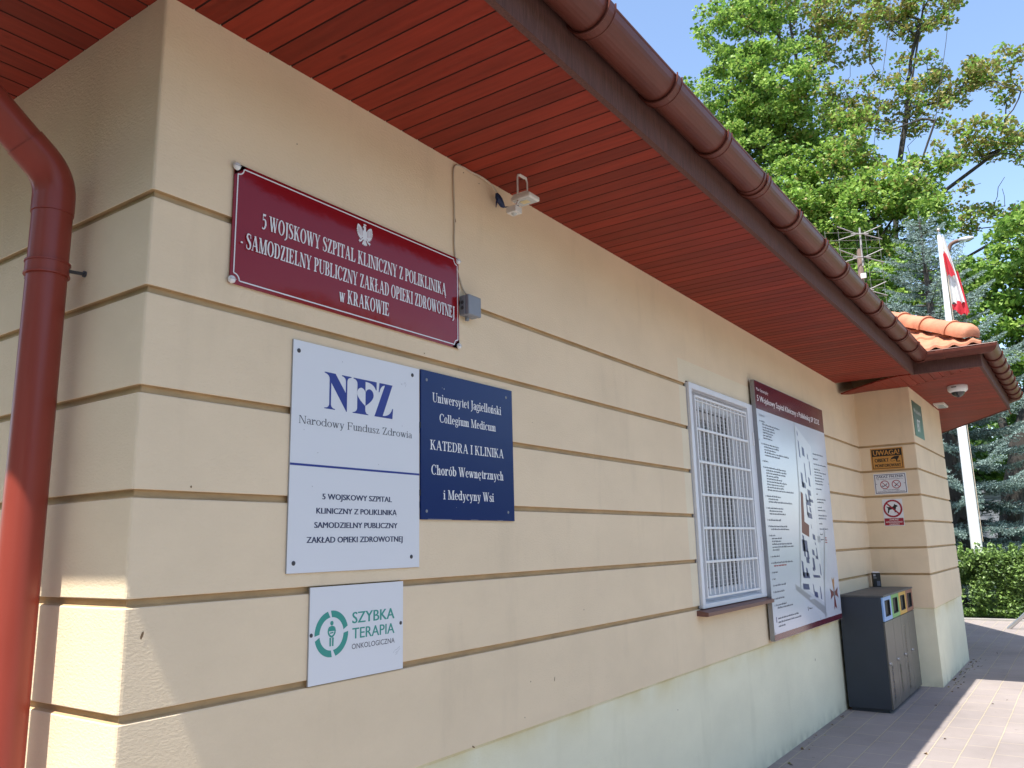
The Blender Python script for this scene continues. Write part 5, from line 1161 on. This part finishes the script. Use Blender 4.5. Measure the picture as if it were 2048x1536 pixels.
# the thin one behind it, olive-brown, half bare
stems = [[(0, 0, 0), (0, -.1, 4), (0, -.3, 8), (.1, -.6, 11), (0, -1.0, 14), (.1, -1.7, 17), (0, -2.6, 20.5)], [(0, -.3, 8), (0, 1.0, 12), (0, 1.6, 16), (0, 2.0, 20), (0, 2.2, 23)], [(.1, -.6, 11), (0, -2.4, 13.2), (0, -4.2, 14.2), (0, -5.5, 15)], [(0, -.3, 9), (0, -2.3, 10.5), (0, -4.2, 11.3), (0, -5.7, 11.6)]]
blobs = [(0, 1.8, 22.0, 1.6, 1.9, 1.7), (0, -.4, 20.6, 1.6, 1.9, 1.9), (0, -2.8, 20.8, 1.5, 1.6, 1.7), (0, -2.2, 17.2, 1.6, 1.8, 1.5), (0, -4.3, 17.0, 1.3, 1.2, 1.2), (0, -3.6, 14.6, 1.4, 1.7, .9), (0, -5.6, 13.3, 1.0, 1.0, .8), (0, -3.2, 12.4, 1.2, 1.5, .8), (0, -4.8, 11.2, 1.0, 1.1, .7), (0, .4, 17.4, 1.5, 1.4, 1.3)]
bare = np.array([(rng.uniform(-1, 1), rng.uniform(-6.4, 2.5), 0) for _ in range(70)]); bare[:, 2] = [rng.uniform(11, 23) if y > -4 else rng.uniform(11, 16.5) for y in bare[:, 1]]
broadleaf('thin_maple', 'thin olive-leaved maple with bare twigs against the sky', (29.0, 3.0, 0), stems, blobs, 360, 22000, .13, .40, ['leaf_light', 'leaf_olive', 'leaf_mid'], [.20, .58, .22], .15, 9, 'bark_dark', rmin=.008, bare=bare)
# right-hand tree, dense, with the dark leaning trunk
stems = [[(0, 0, 0), (0, -.15, 1.2), (0, -.42, 2.6), (.1, -.9, 4.2), (0, -1.4, 6.0), (0, -1.9, 8)], [(0, -.6, 3.2), (.2, -.2, 5.2), (.2, .2, 7.5)]]
blobs = [(.4, -1.3, 8.6, 1.8, 1.6, 1.5), (.4, -.3, 7.0, 1.6, 1.1, 1.3), (.4, -2.6, 7.4, 1.9, 1.9, 1.7), (.6, -1.4, 5.6, 1.9, 1.7, 1.3), (.6, -2.6, 4.2, 1.8, 1.6, 1.3), (1.0, -1.0, 4.0, 1.4, 1.0, 1.0), (.5, -4.4, 6.5, 2, 2, 2.2)]
broadleaf('ash_tree', 'dense green tree with a dark leaning trunk at the right edge', (22.6, -.18, 0), stems, blobs, 380, 52000, .115, .40, ['leaf_light', 'leaf_mid', 'leaf_dark'], [.38, .40, .22], .30, 21, 'bark_dark')
# farther greenery filling the gaps
for k, (x, y, z, rx, ry, rz, lab) in enumerate(((36, 5.5, 6, 3, 4.5, 5, 'dark bushy tree seen under the tall maple crown'), (38, -1.5, 5, 3, 4.0, 5.5, 'dark bushy tree seen between flagpole and right edge'), (44, 2.5, 4.5, 3, 6, 4.5, 'low dark tree seen far behind the spruce'))):
    broadleaf('bushy_tree', lab, (x, y, 0), [[(0, 0, 0), (0, 0, z * .5), (0, .2, z)]], [(0, 0, z, rx, ry, rz * .85), (0, ry * .5, z * .7, rx, ry * .7, rz * .6), (0, -ry * .5, z * .7, rx, ry * .7, rz * .6)], 130, 13000, .26, .85, ['leaf_mid', 'leaf_dark', 'leaf_light'], [.4, .45, .15], .25, 40 + k, 'bark_dark', 'trees closing the view behind')

def spruce(label, loc, H, rb, seed, zmin=.8, dens=1.0, group=None):
    """whorls of drooping boughs carrying side twigs thick with needles"""
    rnd = np.random.default_rng(seed); t = thing('spruce_tree', label, 'tree', loc, 0, group)
    tk = MB(); tk.tube([(0, 0, 0), (0, 0, H * .5), (0, 0, H)], [rb * .075, rb * .045, .012], 'bark', 8); tk.build('trunk', t, smooth=True)
    VS = []; FS = []; IX = []; o = 0; bw = MB(); z = zmin
    tw = []
    while z < H - .15:
        u = 1 - (z / H); L = rb * (u ** .72) * 1.05 + .08; nbr = max(4, int(4 + 3 * u + rnd.integers(0, 3))); ph = rnd.random() * 6.28
        for b in range(nbr):
            az = ph + 6.283 * b / nbr + rnd.normal() * .15; l = L * rnd.uniform(.72, 1.12); dv = np.array([math.cos(az), math.sin(az), 0]); sd = np.array([-dv[1], dv[0], 0])
            rise = .25 * (1 - u) * 1.6 - .10; pts = []
            for s in np.linspace(0, 1, 7): pts.append(np.array([0, 0, z]) + dv * l * s + np.array([0, 0, l * (rise * s - .22 * math.sin(s * 2.2) * u + .16 * s * s)]))
            bw.tube([tuple(q) for q in pts], [max(.006, .018 * l * (1 - s)) for s in np.linspace(0, 1, 7)], 'bark', 4, False)
            m = int(max(3, l / .085) * dens)
            for k in range(m):
                s = .18 + .82 * (k + rnd.random()) / m; i = min(5, int(s * 6)); f = s * 6 - i; q = pts[i] * (1 - f) + pts[i + 1] * f
                tl = (.10 + .34 * l * (1 - s) ** .7 * .5) * rnd.uniform(.7, 1.2); tl = min(tl, .55)
                for sg in (-1, 1):
                    d = sd * sg * .8 + dv * .65 + np.array([0, 0, rnd.normal() * .15 - .10 * u]); d /= np.linalg.norm(d); e = q + d * tl + np.array([0, 0, -.12 * tl])
                    tw.append((q, e, s))
                    if tl > .25:
                        for a in (.45, .75):
                            qq = q + (e - q) * a; d2 = dv * .9 + sd * sg * .2 + rnd.normal(size=3) * .2; d2 /= np.linalg.norm(d2); tw.append((qq, qq + d2 * tl * .45, s))
            tw.append((pts[5], pts[6] + dv * .06, 1.0))
        z += (.22 + .20 * u) * rnd.uniform(.85, 1.15)
    tw.append((np.array([0, 0, H - .4]), np.array([0, 0, H + .12]), 1.0))
    A = np.array([a for a, b, s in tw]); B = np.array([b for a, b, s in tw]); S = np.array([s for a, b, s in tw])
    ln = np.linalg.norm(B - A, axis=1); cnt = np.maximum(8, (ln / .0085)).astype(int); I = np.repeat(np.arange(len(tw)), cnt); n = len(I)
    f = rnd.random(n); base = A[I] + (B[I] - A[I]) * f[:, None]; ax = (B[I] - A[I]) / ln[I][:, None]
    rr = rnd.normal(size=(n, 3)); rr[:, 2] += .25; rr -= ax * (rr * ax).sum(1)[:, None]; rr /= np.linalg.norm(rr, axis=1)[:, None]
    d = rr * .85 + ax * .6; d /= np.linalg.norm(d, axis=1)[:, None]; nl = .042 * rnd.uniform(.7, 1.25, n)[:, None]
    wv = np.cross(d, rnd.normal(size=(n, 3))); wv /= np.linalg.norm(wv, axis=1)[:, None]; wv *= .0085
    V = np.empty((n * 3, 3)); V[0::3] = base - wv; V[1::3] = base + wv; V[2::3] = base + d * nl
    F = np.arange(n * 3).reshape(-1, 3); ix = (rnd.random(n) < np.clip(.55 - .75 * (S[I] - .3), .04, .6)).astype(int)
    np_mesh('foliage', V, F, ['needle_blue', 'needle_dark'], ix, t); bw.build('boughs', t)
    return t
spruce('blue spruce with silvery boughs standing behind the flagpole', (20.3, .45, 0), 9.4, 3.3, 3, .9, 1.5)
spruce('pale spruce top showing at the left edge of the maple crown', (27.5, 8.3, 0), 19.2, 2.6, 4, 14.0, group=None)

# hedge: twiggy stems and small bright leaves
rnd = np.random.default_rng(77); t = thing('hedge', 'clipped green hedge along the far edge of the pavement', 'hedge', (17.3, -1.2, 0))
nl = 46000; yy = np.where(rnd.random(nl) < .62, rnd.uniform(-.9, 2.0, nl), rnd.uniform(-4.0, 3.6, nl)); top = 1.10 + .07 * np.sin(yy * 3.1) + .05 * np.sin(yy * 7.7 + 1)
fr = rnd.random(nl); side = rnd.random(nl)
bump = .10 * np.sin(yy * 4.3) * np.sin(fr * 7) + .07 * np.sin(yy * 9.1 + fr * 5)
xx = np.where(side < .62, -.62 + bump + np.abs(rnd.normal(size=nl)) * .14, rnd.uniform(-.6, .75, nl)); zz = np.where(side < .62, .05 + fr ** .85 * (top - .05), top - np.abs(rnd.normal(size=nl)) * .12 + .03)
keep = ~((zz < .62) & (zz > .18) & (np.sin(yy * 11) + np.sin(yy * 5.3 + 2) + rnd.normal(size=nl) * .7 > .45))
C = np.stack([xx, yy, zz], 1)[keep]
V, F, ix = leaf_cloud(C, .05, int(len(C) * 1.4), .045, ['hedge_light', 'hedge_dark'], [.62, .38], rnd, up=.35, elong=1.35); np_mesh('leaves', V, F, ['hedge_light', 'hedge_dark'], ix, t)
c = MB()
for k in range(150):
    y = rnd.uniform(-4, 3.6); x = rnd.uniform(-.45, .5); c.tube([(x, y, 0), (x + rnd.normal() * .08, y + rnd.normal() * .08, .5), (x + rnd.normal() * .15, y + rnd.normal() * .15, 1.0 + rnd.random() * .22)], [.012, .008, .003], 'bark', 4, False)
c.build('stems', t)
# shoots standing out of the clipped top
c = []; rs = np.random.default_rng(5)
for k in range(170):
    y = rs.uniform(-1.2, 2.2); x = rs.uniform(-.6, .4); h = rs.uniform(.06, .30); lean = rs.normal(size=2) * .07
    for s in np.linspace(0, 1, 6): c.append((x + lean[0] * s, y + lean[1] * s, 1.08 + h * s))
V, F, ix = leaf_cloud(np.array(c), .022, 3600, .055, ['hedge_light', 'hedge_dark'], [.8, .2], rs, up=.2, elong=1.5); np_mesh('shoots', V, F, ['hedge_light', 'hedge_dark'], ix, t)

# unseen trees, added behind and beside the viewer to block low sky light
rnd = np.random.default_rng(31); C = []
for k in range(900):
    if rnd.random() < .68: x, y = rnd.uniform(-34, 48), -25 + rnd.normal() * 2.0; h = 6.0 + 1.3 * math.sin(x * .35) + rnd.normal()
    else: x, y = -14.0 + rnd.normal() * 1.5, rnd.uniform(-24, 22); h = 9.5 + 1.5 * math.sin(y * .5) + rnd.normal()
    C.append((x, y, h * rnd.random() ** .7))
V, F, ix = leaf_cloud(np.array(C), 1.5, 42000, .55, ['leaf_mid', 'leaf_dark', 'leaf_light'], [.35, .5, .15], rnd)
w_ = np_mesh('blocker_trees', V, F, ['leaf_mid', 'leaf_dark', 'leaf_light'], ix); w_['kind'] = 'stuff'

# dry bits and grit swept against the wall foot
rnd = np.random.default_rng(8); P = []
for k in range(240):
    u = rnd.random()
    if u < .45: P.append((rnd.uniform(0, 8.5), -.02 - abs(rnd.normal()) * .05, .004))
    elif u < .75: P.append((rnd.uniform(8.6, 11.0), -.60 - abs(rnd.normal()) * .06, .004))
    else: P.append((rnd.uniform(3, 15), rnd.uniform(-2.2, -.3), .004))
P = np.array(P); V, F, ix = leaf_cloud(P, .004, 240, .022, ['glue', 'old_wood', 'leaf_olive'], [.45, .4, .15], rnd, flat=1.0, up=2.5); lt = np_mesh('leaf_litter', V, F, ['glue', 'old_wood', 'leaf_olive'], ix); lt['kind'] = 'stuff'
